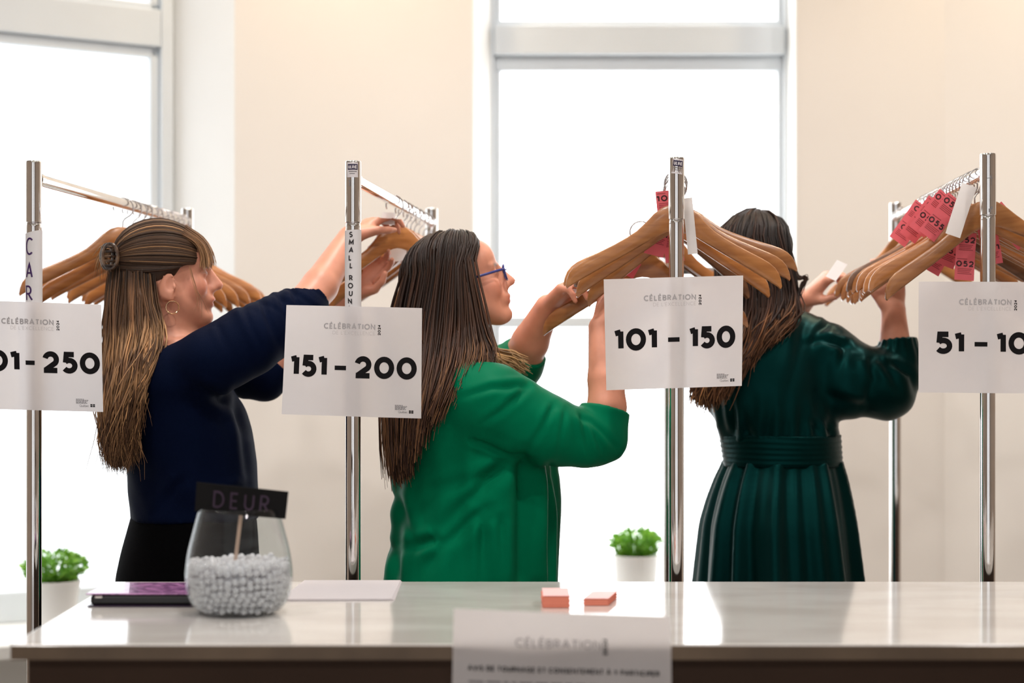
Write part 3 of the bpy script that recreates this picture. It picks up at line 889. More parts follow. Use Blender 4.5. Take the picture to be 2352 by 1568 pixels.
# paper sheets
p0 = on_counter(640, 1380); p1 = on_counter(906, 1379)
pb1 = on_counter(922, 1338)
stk = empty('paper_sheets', ((p0[0] + p1[0]) / 2, p0[1] + .1, CT))
tag(stk, 'thin stack of blank white paper sheets right of the glass bowl', 'paper stack')
for k in range(3):
    o = .0012 * k
    MB().prism([(p0[0] + o, p0[1] + o), (p1[0] - o * 2, p1[1] + o * .5), (pb1[0] - o, 3.262), (p0[0] + .012, 3.262)], CT + .0006 + .0011 * k, CT + .0015 + .0011 * k).build('sheet', M['paper'], stk)

# two piles of pink tickets
tk_top = material('pale_pink_paper', (.90, .55, .55), .6)
tk_side = noise_color(material('salmon_ticket_edges', (.78, .23, .15), .7), (.72, .20, .13), (.82, .27, .18), 3, 2, (1, 1, 400))
def pile(pxl, pxr, py, h, depth, skew, label, curl):
    l = on_counter(pxl, py); r = on_counter(pxr, py)
    root = empty('ticket_pile', ((l[0] + r[0]) / 2, l[1] + depth / 2, CT))
    tag(root, label, 'ticket pile', 'piles of pink tickets on the counter')
    n = 9
    for k in range(n):
        z0 = CT + .0006 + h * k / n; dx = .0012 * math.sin(k * 1.7)
        MB().prism([(l[0] + dx, l[1]), (r[0] + dx, l[1]), (r[0] + dx + skew, l[1] + depth), (l[0] + dx + skew, l[1] + depth)], z0, z0 + h / n * .94).build('ticket_layer', tk_side, root)
    V = []; Q = []
    for i in range(7):
        t = i / 6
        zz = CT + h + .0012 + curl * math.sin(t * math.pi * .9)
        V += [(l[0] + skew * t, l[1] + depth * t - .001, zz), (r[0] + skew * t, l[1] + depth * t - .001, zz)]
    for i in range(6): Q.append((2 * i, 2 * i + 1, 2 * i + 3, 2 * i + 2))
    pyd('top_ticket', V, Q, tk_top, root, True)
pile(1247, 1308, 1396, .0195, .09, -.001, 'taller pile of pink tickets on the counter, left of the two', .006)
pile(1340, 1397, 1391, .0115, .10, .021, 'lower pile of pink tickets on the counter, right of the two', .0)

# notice standing at the counter's front edge
nc = [(1042, 1398), (1541, 1416), (1544, 1720), (1036, 1705)]
mp = sheet_mapper(nc, CF - .006, 0, .002); mi = sheet_mapper(nc, CF - .006, .0006, .002)
no = empty('notice', mp(.5, 1))
tag(no, 'white filming consent notice taped to the front edge of the counter', 'notice')
sheet('paper', mp, M['paper'], no)
nm = lambda x, y: mi(x, y)
def nl(name, s, x0, x1, y, h, sw, gap, mat):
    V = []; Q = []
    stt, w = text_strokes(s, h, sw, gap)
    k = (x1 - x0) / w
    for pts, c in stt: ribbon([(a * k, b) for a, b in pts], c, sw, V, Q)
    pyd(name, [mi(x0 + v[0], y - v[1] * .508 / .305) for v in V], Q, mat, no)
nl('heading_print', 'CÉLÉBRATION', .285, .68, .268, .040, .0062, .006, M['ink_grey'])
nl('title_print', 'AVIS DE TOURNAGE ET CONSENTEMENT À Y PARTICIPER', .07, .945, .455, .024, .0058, .0042, M['ink'])
# the year runs upwards beside the heading
V = []; Q = []
stt, w = text_strokes('2024', .020, .006, .004)
for pts, c in stt: ribbon(pts, c, .006, V, Q)
pyd('year_print', [mi(.708 - v[1], .31 - v[0] * 1.6) for v in V], Q, M['ink'], no)
rn = random.Random(2); rr = []
for k in range(7):
    x = .075
    while x < (.93 if k % 3 != 2 else .6):
        w = rn.uniform(.02, .07); rr.append((x, .53 + k * .05, min(x + w, .935), .545 + k * .05)); x += w + .012
bars('small_print', rr, nm, M['ink_mid'], no)

# ---------------------------------------------------------------- potted plants on the window sills
leaf_m = noise_color(material('leaf_green', (.16, .42, .06), .5, Subsurface_Weight=.0), (.13, .38, .03), (.34, .62, .09), 30, 2)
pot_m = noise_color(material('white_pot', (.85, .84, .82), .35), (.83, .82, .80), (.87, .86, .84), 8)
soil_m = noise_color(material('soil', (.06, .04, .03), .9), (.04, .03, .02), (.08, .06, .04), 60)
def plant(cx, cy, r, h, fr, fh, label, seed):
    root = empty('potted_plant', (cx, cy, SILL)); tag(root, label, 'potted plant', 'potted plants on the window sills')
    MB().lathe([(r * .72, 0), (r * .75, .004), (r * .98, h - .012), (r, h - .01), (r, h), (r * .94, h), (r * .9, h - .02), (.001, h - .02)], (cx, cy, SILL + .0005), 40).build('pot', pot_m, root, True)
    MB().lathe([(r * .9, h - .018), (.001, h - .012)], (cx, cy, SILL), 24, False).build('soil', soil_m, root, True)
    rd = random.Random(seed); V = []; Q = []
    for i in range(850):
        a = rd.uniform(0, 6.283); q = math.sqrt(rd.random()); ph = rd.uniform(0, 1)
        rr = q * fr * math.sin(.35 + 1.25 * ph * .98) * (1 if ph < .6 else 1.25 - ph * .4)
        c = Vector((cx + rr * math.cos(a), cy + rr * math.sin(a), SILL + h - .012 + fh * ph * (1 - .35 * q * q)))
        d = Vector((math.cos(a) * (.4 + q), math.sin(a) * (.4 + q), rd.uniform(.1, 1.0))).normalized()
        s = d.cross(Vector((rd.uniform(-1, 1), rd.uniform(-1, 1), rd.uniform(-.3, 1)))).normalized()
        L_ = rd.uniform(.013, .022); W_ = L_ * .36; nn = s.cross(d) * L_ * .2
        b = len(V)
        V += [c, c + d * L_ * .45 + s * W_ + nn, c + d * L_, c + d * L_ * .45 - s * W_ + nn]
        Q.append((b, b + 1, b + 2)); Q.append((b, b + 2, b + 3))
    f = pyd('foliage', V, Q, leaf_m, root, True); f['kind'] = 'stuff'
    st = MB()
    for i in range(16):
        a = i * 2.4; q = .35 + .5 * ((i * 37) % 10) / 10
        st.tube([(cx + .2 * r * math.cos(a), cy + .2 * r * math.sin(a), SILL + h - .018), (cx + q * fr * .5 * math.cos(a), cy + q * fr * .5 * math.sin(a), SILL + h + fh * .35), (cx + q * fr * .8 * math.cos(a), cy + q * fr * .8 * math.sin(a), SILL + h + fh * .68)], .0012, 5)
    st.build('stems', leaf_m, root, True)
c1 = P(124, 1440, 4.88); c2 = P(1460, 1410, 5.26)
plant(c1[0], c1[1], .075, .150, .098, .098, 'potted green plant on the left window sill behind the leftmost post', 5)
plant(c2[0], c2[1], .073, .182, .082, .095, 'potted green plant on the right window sill left of the third post', 9)
# ---------------------------------------------------------------- soft shapes: distance fields turned into one closed skin
class Field:
    def __init__(self, lo, hi, h):
        self.lo = np.array(lo, float); self.h = h
        self.n = np.ceil((np.array(hi) - self.lo) / h).astype(int) + 1
        self.F = np.full(self.n, .08, np.float32)
        self.ax = [self.lo[i] + h * np.arange(self.n[i]) for i in range(3)]
    def _box(self, lo, hi, m):
        i0 = np.clip(np.floor((np.array(lo) - m - self.lo) / self.h).astype(int), 0, self.n)
        i1 = np.clip(np.ceil((np.array(hi) + m - self.lo) / self.h).astype(int) + 1, 0, self.n)
        return tuple(slice(a, b) for a, b in zip(i0, i1))
    def _grid(self, s):
        return (self.ax[0][s[0]][:, None, None].astype(np.float32), self.ax[1][s[1]][None, :, None].astype(np.float32), self.ax[2][s[2]][None, None, :].astype(np.float32))
    def put(self, lo, hi, fn, k, mode='add'):
        s = self._box(lo, hi, max(3 * self.h, k * 1.2))
        if any(q.stop <= q.start for q in s): return
        d = fn(*self._grid(s)).astype(np.float32)
        f = self.F[s]
        if mode == 'sub':
            d = -d
            if k > 0:
                h = np.clip(.5 - .5 * (f - d) / k, 0, 1)
                self.F[s] = f * (1 - h) + d * h + k * h * (1 - h)
            else: self.F[s] = np.maximum(f, d)
        elif k > 0:
            h = np.clip(.5 + .5 * (f - d) / k, 0, 1)
            self.F[s] = f * (1 - h) + d * h - k * h * (1 - h)
        else: self.F[s] = np.minimum(f, d)
    def cone(self, a, b, r1, r2, k=.015, mode='add', cut=None, cut0=None):
        a = np.array(a, float); b = np.array(b, float); R = max(r1, r2)
        ba = b - a; L2 = max(ba.dot(ba), 1e-9); L = math.sqrt(L2); un = ba / L
        def fn(x, y, z):
            px, py, pz = x - a[0], y - a[1], z - a[2]
            tt = (px * ba[0] + py * ba[1] + pz * ba[2]) / L2
            t = np.clip(tt, 0, 1)
            d = np.sqrt((px - t * ba[0]) ** 2 + (py - t * ba[1]) ** 2 + (pz - t * ba[2]) ** 2) - (r1 + (r2 - r1) * t)
            if cut: d = np.maximum(d, (tt - 1) * L)          # flat end at b
            if cut0: d = np.maximum(d, -tt * L)
            return d
        self.put(np.minimum(a, b) - R, np.maximum(a, b) + R, fn, k, mode)
    def chain(self, pts, rs, k=.015):
        """one limb of several tapered pieces, joined softly to what is there"""
        pts = [np.array(p, float) for p in pts]
        A = np.array(pts); R = max(rs)
        def fn(x, y, z):
            out = None
            for a, b, r1, r2 in zip(pts, pts[1:], rs, rs[1:]):
                ba = b - a; L2 = max(ba.dot(ba), 1e-9)
                px, py, pz = x - a[0], y - a[1], z - a[2]
                t = np.clip((px * ba[0] + py * ba[1] + pz * ba[2]) / L2, 0, 1)
                d = np.sqrt((px - t * ba[0]) ** 2 + (py - t * ba[1]) ** 2 + (pz - t * ba[2]) ** 2) - (r1 + (r2 - r1) * t)
                if out is None: out = d
                else:
                    h = np.clip(.5 + .5 * (out - d) / .008, 0, 1)
                    out = out * (1 - h) + d * h - .008 * h * (1 - h)
            return out
        self.put(A.min(0) - R, A.max(0) + R, fn, k)
    def ell(self, c, r, Rm=None, k=.015, mode='add'):
        c = np.array(c, float); r = np.array(r, float); R = r.max()
        A = np.eye(3) if Rm is None else np.array(Rm)
        def fn(x, y, z):
            p = [x - c[0], y - c[1], z - c[2]]
            q = [p[0] * A[0, i] + p[1] * A[1, i] + p[2] * A[2, i] for i in range(3)]
            k0 = np.sqrt((q[0] / r[0]) ** 2 + (q[1] / r[1]) ** 2 + (q[2] / r[2]) ** 2)
            k1 = np.sqrt((q[0] / r[0] ** 2) ** 2 + (q[1] / r[1] ** 2) ** 2 + (q[2] / r[2] ** 2) ** 2)
            return k0 * (k0 - 1) / np.maximum(k1, 1e-6)
        self.put(c - R, c + R, fn, k, mode)
    def loft(self, secs, k=.02, pleat=None, sq=2.0):
        """horizontal sections (z, cx, cy, rx, ry), any order"""
        S = np.array(sorted(secs)); zs = S[:, 0]
        lo = [(S[:, 1] - S[:, 3]).min(), (S[:, 2] - S[:, 4]).min(), zs[0]]; hi = [(S[:, 1] + S[:, 3]).max(), (S[:, 2] + S[:, 4]).max(), zs[-1]]
        def fn(x, y, z):
            zz = z[0, 0]
            # smooth interpolation of the sections
            def ip(col):
                v = np.interp(zz, zs, S[:, col]); w = max(1, int(.02 / self.h))
                kk = np.ones(2 * w + 1) / (2 * w + 1)
                return np.convolve(np.pad(v, w, mode='edge'), kk, 'valid')[None, None, :]
            cx, cy, rx, ry = ip(1), ip(2), ip(3), ip(4)
            ux = (x - cx) / rx; uy = (y - cy) / ry
            if pleat is not None:
                th = np.arctan2(uy, ux); g = pleat(th, z)
            else: g = 0
            q = (np.abs(ux) ** sq + np.abs(uy) ** sq) ** (1 / sq)
            d = (q - 1) * np.minimum(rx, ry) * (1.0) - g
            return np.maximum(d, np.maximum(zs[0] - z, z - zs[-1]))
        self.put(np.array(lo) - .03, np.array(hi) + .03, fn, k)
    def skin(self):
        Fv = self.F; nx, ny, nz = Fv.shape
        ins = Fv < 0
        c = ins[:-1, :-1, :-1].astype(np.int8)
        tot = np.zeros((nx - 1, ny - 1, nz - 1), np.int8)
        for i in (0, 1):
            for j in (0, 1):
                for k in (0, 1):
                    tot += ins[i:nx - 1 + i, j:ny - 1 + j, k:nz - 1 + k]
        act = (tot > 0) & (tot < 8)
        idx = np.full(act.shape, -1, np.int32)
        I, J, K = np.nonzero(act); N = len(I)
        idx[I, J, K] = np.arange(N)
        val = np.stack([Fv[I + i, J + j, K + k] for i in (0, 1) for j in (0, 1) for k in (0, 1)], 1)
        cor = np.array([(i, j, k) for i in (0, 1) for j in (0, 1) for k in (0, 1)], float)
        acc = np.zeros((N, 3)); cnt = np.zeros(N)
        for a in range(8):
            for b in range(a + 1, 8):
                if np.abs(cor[a] - cor[b]).sum() != 1: continue
                va, vb = val[:, a], val[:, b]
                m = (va < 0) != (vb < 0)
                t = np.where(m, va / np.where(m, va - vb, 1), 0)
                acc += np.where(m[:, None], cor[a] + (cor[b] - cor[a]) * t[:, None], 0); cnt += m
        V = self.lo + self.h * (np.stack([I, J, K], 1) + acc / cnt[:, None])
        Qs = []
        def edge(ax):
            s0 = [slice(1, -1)] * 3; s0[ax] = slice(0, -1)
            s1 = [slice(1, -1)] * 3; s1[ax] = slice(1, None)
            a = ins[tuple(s0)]; b = ins[tuple(s1)]
            for flip, m in ((False, a & ~b), (True, ~a & b)):
                p = np.stack(np.nonzero(m), 1)
                if len(p) == 0: continue
                o = np.ones(3, int); o[ax] = 0
                p = p + o
                u = np.zeros(3, int); v = np.zeros(3, int)
                u[(ax + 1) % 3] = 1; v[(ax + 2) % 3] = 1
                q = [p - u - v, p - v, p, p - u]
                ids = np.stack([idx[tuple(w.T)] for w in q], 1)
                Qs.append(ids[:, ::-1] if flip else ids)
        for ax in range(3): edge(ax)
        Q = np.concatenate(Qs)
        return V, Q

def relax(V, Q, it=2, f=.5):
    e = np.concatenate([Q[:, [0, 1]], Q[:, [1, 2]], Q[:, [2, 3]], Q[:, [3, 0]]])
    e = np.concatenate([e, e[:, ::-1]])
    cnt = np.bincount(e[:, 0], minlength=len(V))[:, None]
    for _ in range(it):
        s = np.stack([np.bincount(e[:, 0], V[e[:, 1], k], minlength=len(V)) for k in range(3)], 1)
        V = V * (1 - f) + f * s / cnt
    return V

def normals(V, Q):
    n = np.cross(V[Q[:, 2]] - V[Q[:, 0]], V[Q[:, 3]] - V[Q[:, 1]])
    out = np.stack([sum(np.bincount(Q[:, c], n[:, k], minlength=len(V)) for c in range(4)) for k in range(3)], 1)
    return out / np.maximum(np.linalg.norm(out, axis=1, keepdims=True), 1e-12)

def biggest(V, Q):
    """drop loose crumbs: keep only the largest connected piece"""
    lab = np.arange(len(V))
    while True:
        m = np.minimum.reduce([lab[Q[:, i]] for i in range(4)])
        new = lab.copy()
        for i in range(4): np.minimum.at(new, Q[:, i], m)
        new = new[new]
        if (new == lab).all(): break
        lab = new
    c = np.bincount(lab, minlength=len(V)); r = c.argmax()
    keep = lab == r
    mp = np.cumsum(keep) - 1
    return V[keep], mp[Q[keep[Q[:, 0]]]]

def rot(yaw, pitch=0.0, roll=0.0):
    y, p, r = map(math.radians, (yaw, pitch, roll))
    return np.array(Matrix.Rotation(y, 3, 'Z') @ Matrix.Rotation(-p, 3, 'Y') @ Matrix.Rotation(r, 3, 'X'))

class Head:
    """own frame: x towards the face, y to the person's left, z up, origin between the ears at eye level"""
    def __init__(self, o, yaw, pitch, s, roll=0.0):
        self.o = np.array(o, float); self.R = rot(yaw, pitch, roll); self.s = s
    def w(self, x, y, z): return self.o + self.R @ (np.array([x, y, z]) * self.s)
    def loc(self, V): return ((V - self.o) @ self.R) / self.s
    def build(self, f):
        s = self.s; R = self.R; w = self.w
        E = lambda c, r, k=.012, m='add': f.ell(w(*c), np.array(r) * s, R, k * s, m)
        C = lambda a, b, r1, r2, k=.012, m='add': f.cone(w(*a), w(*b), r1 * s, r2 * s, k * s, m)
        E((-.018, 0, .036), (.094, .073, .082), .01)
        E((.036, 0, -.028), (.052, .054, .082), .025)
        E((.058, 0, .045), (.034, .052, .042), .03)          # forehead
        for t in (-1, 1):
            C((-.004, t * .055, -.040), (.070, t * .014, -.101), .017, .016, .03)
            E((.060, t * .036, -.028), (.026, .022, .026), .02)  # cheek
            C((.082, t * .012, .020), (.072, t * .045, .018), .0085, .007, .012)   # brow
            E((.0965, t * .0335, .001), (.018, .017, .0125), .012, 'sub')   # eye socket
            E((.0775, t * .0325, .0005), (.0125, .0135, .0115), .004)   # lid over the eyeball
            C((.0885, t * .023, .0045), (.0805, t * .047, .0015), .0022, .0018, .004)
            E((.101, t * .0105, -.0345), (.0095, .0075, .0070), .006)  # nostril wing
        C((.0925, 0, .016), (.1185, 0, -.022), .0085, .0088, .014)   # nose bridge
        C((.078, 0, .012), (.1015, 0, -.027), .0105, .0125, .012)   # body of the nose
        E((.1190, 0, -.0270), (.0105, .0098, .0088), .007)
        E((.085, 0, -.060), (.020, .027, .022), .014)
        E((.1005, 0, -.0585), (.0095, .021, .0064), .004)
        E((.0975, 0, -.0705), (.0092, .018, .0068), .004)
        E((.109, 0, -.0648), (.010, .024, .0016), .003, 'sub')
        E((.085, 0, -.100), (.017, .019, .016), .016)      # chin
        for t in (-1, 1):
            c = w(-.010, t * .0760, -.026)
            Re = R @ rot(t * 24, -12)
            f.ell(c, np.array((.019, .0065, .031)) * s, Re, .005 * s)
            f.ell(w(-.005, t * .0865, -.022), np.array((.0120, .0095, .0205)) * s, Re, .002 * s, 'sub')
            f.ell(w(.004, t * .0765, -.030), np.array((.005, .0055, .007)) * s, Re, .004 * s)
            f.ell(w(-.004, t * .0755, -.053), np.array((.0085, .0055, .0090)) * s, Re, .005 * s)

def hand(f, wrist, d, n, side, curl=(.5, .7, .5), spread=.10, thumb=None, s=1.0, k=.006, curls=None):
    """palm, four fingers and a thumb; d points to the fingers, n out of the palm, side=+1 puts the thumb on n x d"""
    d = np.array(d, float); d /= np.linalg.norm(d); n = np.array(n, float); n -= d * n.dot(d); n /= np.linalg.norm(n)
    t = np.cross(n, d) * side
    W = np.array(wrist, float)
    G = lambda x, y, z: W + (d * x + t * y + n * z) * s
    lens = (.071, .079, .073, .058); ys = (.0275, .0095, -.0085, -.0255); kx = (.086, .089, .085, .077)
    for i in range(4):
        f.cone(G(-.004, ys[i] * .55, 0), G(kx[i], ys[i], 0), .0135 * s, .0108 * s, .012 * s)
    f.ell(G(.045, .0, .002), np.array((.045, .034, .0135)) * s, np.stack([d, t, n], 1), .012 * s)
    for i in range(4):
        p = np.array([kx[i], ys[i], 0.0]); a = 0.0
        cu = curls[i] if curls is not None else curl
        sp = (1.5 - i) * spread
        for q, fr in enumerate((.44, .31, .25)):
            a += cu[q]
            L = lens[i] * fr
            v = np.array([math.cos(a) * math.cos(sp), math.sin(sp) * math.cos(a), math.sin(a)]) * L
            r = (.0092, .0082, .0074, .0062)
            f.cone(G(*p), G(*(p + v)), r[q] * s, r[q + 1] * s, (.008 if q == 0 else .0025) * s)
            p = p + v
    if thumb is None: thumb = [(.014, .028, .004), (.048, .050, .016), (.074, .052, .030), (.094, .044, .040)]
    for q in range(3):
        f.cone(G(*thumb[q]), G(*thumb[q + 1]), (.0145, .0105, .0090)[q] * s, (.0105, .0090, .0072)[q] * s, (.014 if q == 0 else .003) * s)
    return G

def catmull(pts, n):
    p = np.array(pts, float); m = len(p)
    P0 = np.vstack([2 * p[0] - p[1], p, 2 * p[-1] - p[-2]])
    t = np.linspace(0, m - 1 - 1e-6, n); i = t.astype(int); u = (t - i)[:, None]
    a, b, c, d = P0[i], P0[i + 1], P0[i + 2], P0[i + 3]
    return .5 * (2 * b + (c - a) * u + (2 * a - 5 * b + 4 * c - d) * u ** 2 + (3 * b - a - 3 * c + d) * u ** 3)

class Strands:
    def __init__(self, seed): self.r = np.random.default_rng(seed); self.V = []; self.Q = []; self.C = []; self.b = 0
    def add(self, paths, r0, color, cvar=.35, sides=4, tip=.25, root=.6, clump=1):
        """paths (S,N,3)"""
        S, N, _ = paths.shape
        t = np.gradient(paths, axis=1); t /= np.maximum(np.linalg.norm(t, axis=2, keepdims=True), 1e-9)
        ref = np.array([.31, -.83, .21])
        s = np.cross(t, ref); s /= np.maximum(np.linalg.norm(s, axis=2, keepdims=True), 1e-9)
        u = np.cross(s, t)
        q = np.linspace(0, 1, N)
        prof = np.minimum(root + (1 - root) * q / .15, 1.0) * np.where(q > .7, 1 - (1 - tip) * (q - .7) / .3, 1)
        rad = (np.asarray(r0) * self.r.uniform(.65, 1.3, (S, 1))) * prof[None]
        ring = []
        for k in range(sides):
            a = 2 * math.pi * k / sides
            ring.append(paths + (s * math.cos(a) + u * math.sin(a)) * rad[..., None])
        V = np.stack(ring, 2).reshape(-1, 3)
        si, ni, ki = np.meshgrid(np.arange(S), np.arange(N - 1), np.arange(sides), indexing='ij')
        k2 = (ki + 1) % sides
        f = lambda n_, k_: (si * N + n_) * sides + k_
        Q = np.stack([f(ni, ki), f(ni, k2), f(ni + 1, k2), f(ni + 1, ki)], -1).reshape(-1, 4) + self.b
        col = np.asarray(color, float)
        if col.ndim == 1: col = np.tile(col, (N, 1))                # colour along the strand
        c = col[None] * np.exp(self.r.normal(0, cvar, (S, 1, 1)))
        C = np.repeat(np.broadcast_to(c, (S, N, 3)).reshape(S, N, 1, 3), sides, 2).reshape(-1, 3)
        self.V.append(V); self.Q.append(Q); self.C.append(np.clip(C, 0, 1)); self.b += len(V)
    def sheet(self, guides, S, N, r0, color, jit=.006, fly=.01, wave=0.0, **kw):
        """strands spread between a row of guide lines"""
        g = np.stack([catmull(x, N) for x in guides])        # (G,N,3)
        u = self.r.uniform(0, len(g) - 1 - 1e-6, S); i = u.astype(int); w = (u - i)[:, None, None]
        p = g[i] * (1 - w) + g[i + 1] * w
        q = np.linspace(0, 1, N)[None, :, None]
        off = self.r.normal(0, 1, (S, 1, 3)) * jit
        off2 = self.r.normal(0, 1, (S, 1, 3)) * fly
        ph = self.r.uniform(0, 6.28, (S, 1, 1)); fr = self.r.uniform(5, 9, (S, 1, 1))
        wv = wave * np.sin(ph * .15 + fr * q * 1.6 + w * 5) * q * np.array([1, .6, .1])
        self.add(p + off * (.35 + .65 * q) + off2 * q ** 2 + wv, r0, color, **kw)
    def over_head(self, H, starts, ends, S, N, r0, color, c=(-.018, 0, .036), rad=(.104, .083, .092), lift=.0, jit=.0015, **kw):
        """strands combed over the skull from a start line to an end line, directions in the head's frame"""
        A = catmull(starts, 40); B = catmull(ends, 40)
        u = self.r.uniform(0, 39 - 1e-6, S); i = u.astype(int); w = (u - i)[:, None]
        a = A[i] * (1 - w) + A[i + 1] * w; b = B[i] * (1 - w) + B[i + 1] * w
        q = np.linspace(0, 1, N)[None, :, None]
        a /= np.linalg.norm(a, axis=1, keepdims=True); b /= np.linalg.norm(b, axis=1, keepdims=True)
        om = np.arccos(np.clip((a * b).sum(1), -1, .9999))[:, None, None]
        d = (np.sin((1 - q) * om) * a[:, None] + np.sin(q * om) * b[:, None]) / np.sin(om)
        lf = 1 + lift * np.sin(q * math.pi) + self.r.normal(0, jit * 8, (S, 1, 1))
        p = np.array(c) + d * np.array(rad) * lf
        p = H.o + (p * H.s) @ H.R.T
        self.add(p, r0, color, **kw)
    @staticmethod
    def skull_path(H, a, b, n=5, rad=(.105, .086, .090), c=(-.018, 0, .036)):
        """points combed over the skull from direction a to direction b, in world coordinates"""
        a = np.array(a, float); b = np.array(b, float); a /= np.linalg.norm(a); b /= np.linalg.norm(b)
        om = math.acos(max(-1, min(.9999, a.dot(b))))
        return [H.w(*(np.array(c) + ((math.sin((1 - q) * om) * a + math.sin(q * om) * b) / math.sin(om)) * np.array(rad))) for q in np.linspace(0, 1, n)]
    def build(self, name, mat, parent):
        return np_mesh(name, np.concatenate(self.V), np.concatenate(self.Q), mat, parent, True, np.concatenate(self.C))

def attr_material(name, rough, **kw):
    m = material(name, (1, 1, 1), rough, **kw)
    nt = m.node_tree; a = nt.nodes.new('ShaderNodeVertexColor'); a.layer_name = 'Col'
    nz = nt.nodes.new('ShaderNodeTexNoise'); nz.inputs['Scale'].default_value = 45; nz.inputs['Detail'].default_value = 4
    tc = nt.nodes.new('ShaderNodeTexCoord'); nt.links.new(tc.outputs['Object'], nz.inputs['Vector'])
    mr = nt.nodes.new('ShaderNodeMapRange'); mr.inputs['To Min'].default_value = .88; mr.inputs['To Max'].default_value = 1.12
    nt.links.new(nz.outputs['Fac'], mr.inputs['Value'])
    mx = nt.nodes.new('ShaderNodeMix'); mx.data_type = 'RGBA'; mx.blend_type = 'MULTIPLY'; mx.inputs['Factor'].default_value = 1.0
    nt.links.new(a.outputs['Color'], mx.inputs['A']); nt.links.new(mr.outputs['Result'], mx.inputs['B'])
    nt.links.new(mx.outputs['Result'], nt.nodes['Principled BSDF'].inputs['Base Color'])
    return m
M['skin'] = attr_material('skin', .45, Subsurface_Weight=.12, Subsurface_Scale=.02, Subsurface_Radius=(1.0, .35, .2))
M['hair'] = attr_material('hair', .48, Specular_IOR_Level=.3)

def skin_colors(V, H, base, flush=.25):
    L = H.loc(V); C = np.tile(np.array(base, float), (len(V), 1))
    def mix(mask, col):
        nonlocal C
        C = C * (1 - mask[:, None]) + np.array(col) * mask[:, None]
    g = lambda c, r: np.exp(-(((L - np.array(c)) / np.array(r)) ** 2).sum(1))
    b = np.array(base)
    for t in (-1, 1):
        mix(flush * g((.062, t * .042, -.03), (.03, .02, .022)), b * np.array((1.02, .62, .60)))
        mix(.8 * np.clip(g((.083, t * .030, .0215), (.02, .018, .0038)) * 1.4, 0, 1), (.10, .055, .035))      # brow
        mix(.75 * np.clip(g((.088, t * .034, .0030), (.012, .0155, .0030)) * 1.5, 0, 1), (.05, .03, .025))    # lash line
    mix(np.clip(g((.103, 0, -.0648), (.012, .021, .0105)) * 1.5, 0, 1) * .75, b * np.array((.85, .38, .40)))
    mix(.3 * g((.115, 0, -.028), (.012, .012, .012)), b * np.array((1.0, .6, .58)))
    return np.clip(C, 0, 1)

def fabric(name, color, rough=.7, bump=.25, bscale=900, sheen=.0, c2=None, spec=.3, tint=(1, 1, 1)):
    m = material(name, color, rough, Specular_IOR_Level=spec, Specular_Tint=(*tint, 1))
    c = np.array(color)
    return noise_color(m, tuple(c * .85), tuple(c2 or c * 1.15), 4, 3, bump=bump, bscale=bscale)

def noise3(V, k, seed):
    """soft wobble: sum of warped sine waves, about -1..1"""
    r = np.random.default_rng(seed); out = np.zeros(len(V))
    for i in range(5):
        d = r.normal(0, 1, 3); d /= np.linalg.norm(d)
        d2 = r.normal(0, 1, 3); d2 /= np.linalg.norm(d2)
        out += np.sin(V @ d * k * (.7 + .5 * i) + 1.6 * np.sin(V @ d2 * k * .6 + i) + i * 1.3) / (1 + .45 * i)
    return out / 2.6

def ridge(x): return .75 * np.sin(2 * x) + .3 * np.sin(4 * x + .9)

def segment_t(V, a, b):
    a = np.array(a); b = np.array(b); ba = b - a
    t = ((V - a) @ ba) / ba.dot(ba)
    tc = np.clip(t, 0, 1)
    return t, np.linalg.norm(V - a - tc[:, None] * ba, axis=1)

def creases(V, N, lines, D, side=-1):
    """folds pressed along lines given in the picture, on the side of the cloth facing the camera:
    each line is (points, depth of the groove, half width); a soft roll rises beside every groove"""
    px = 1176 + V[:, 0] / V[:, 1] * F; py = HZ - (V[:, 2] - HC) / V[:, 1] * F
    front = np.clip((.35 - N[:, 1]) / .5, 0, 1)
    out = np.zeros(len(V))
    for pts, dep, w in lines:
        best = np.full(len(V), 1e9); sgn = np.zeros(len(V)); tt = np.zeros(len(V)); m = len(pts) - 1
        for i in range(m):
            a = np.array(pts[i], float); b = np.array(pts[i + 1], float); ba = b - a; L2 = ba.dot(ba)
            t = np.clip(((px - a[0]) * ba[0] + (py - a[1]) * ba[1]) / L2, 0, 1)
            dx = px - a[0] - t * ba[0]; dy = py - a[1] - t * ba[1]
            d = np.hypot(dx, dy); k = d < best
            best = np.where(k, d, best); sgn = np.where(k, np.sign(ba[0] * dy - ba[1] * dx), sgn); tt = np.where(k, (i + t) / m, tt)
        fade = np.clip(1.25 - 1.1 * tt, 0, 1) * np.clip(tt * 8 + .35, 0, 1)
        sd = best * sgn / w
        out += fade * dep * (-np.exp(-(sd / .7) ** 2) + .75 * np.exp(-((sd - 1.5) / .9) ** 2) + .45 * np.exp(-((sd + 1.6) / 1.0) ** 2))
    return out * front
# ---------------------------------------------------------------- the three women
HB = .0042        # body grid
def legs(f, hx, hy, dx, dy, zhip, r=.075, k=.02, feet=True, face=(1, 0)):
    """two legs from hip height to the floor; (dx,dy) half distance between them"""
    fx, fy = face
    for s in (-1, 1):
        h = (hx + s * dx * .8, hy + s * dy * .8, zhip); kn = (hx + s * dx + fx * .012, hy + s * dy + fy * .012, .47); an = (hx + s * dx, hy + s * dy, .085)
        f.chain([h, kn, an], [r, r * .72, r * .48], k)
        if feet: f.cone((an[0] - fx * .03, an[1] - fy * .03, .042), (an[0] + fx * .13, an[1] + fy * .13, .032), .034, .026, .02)

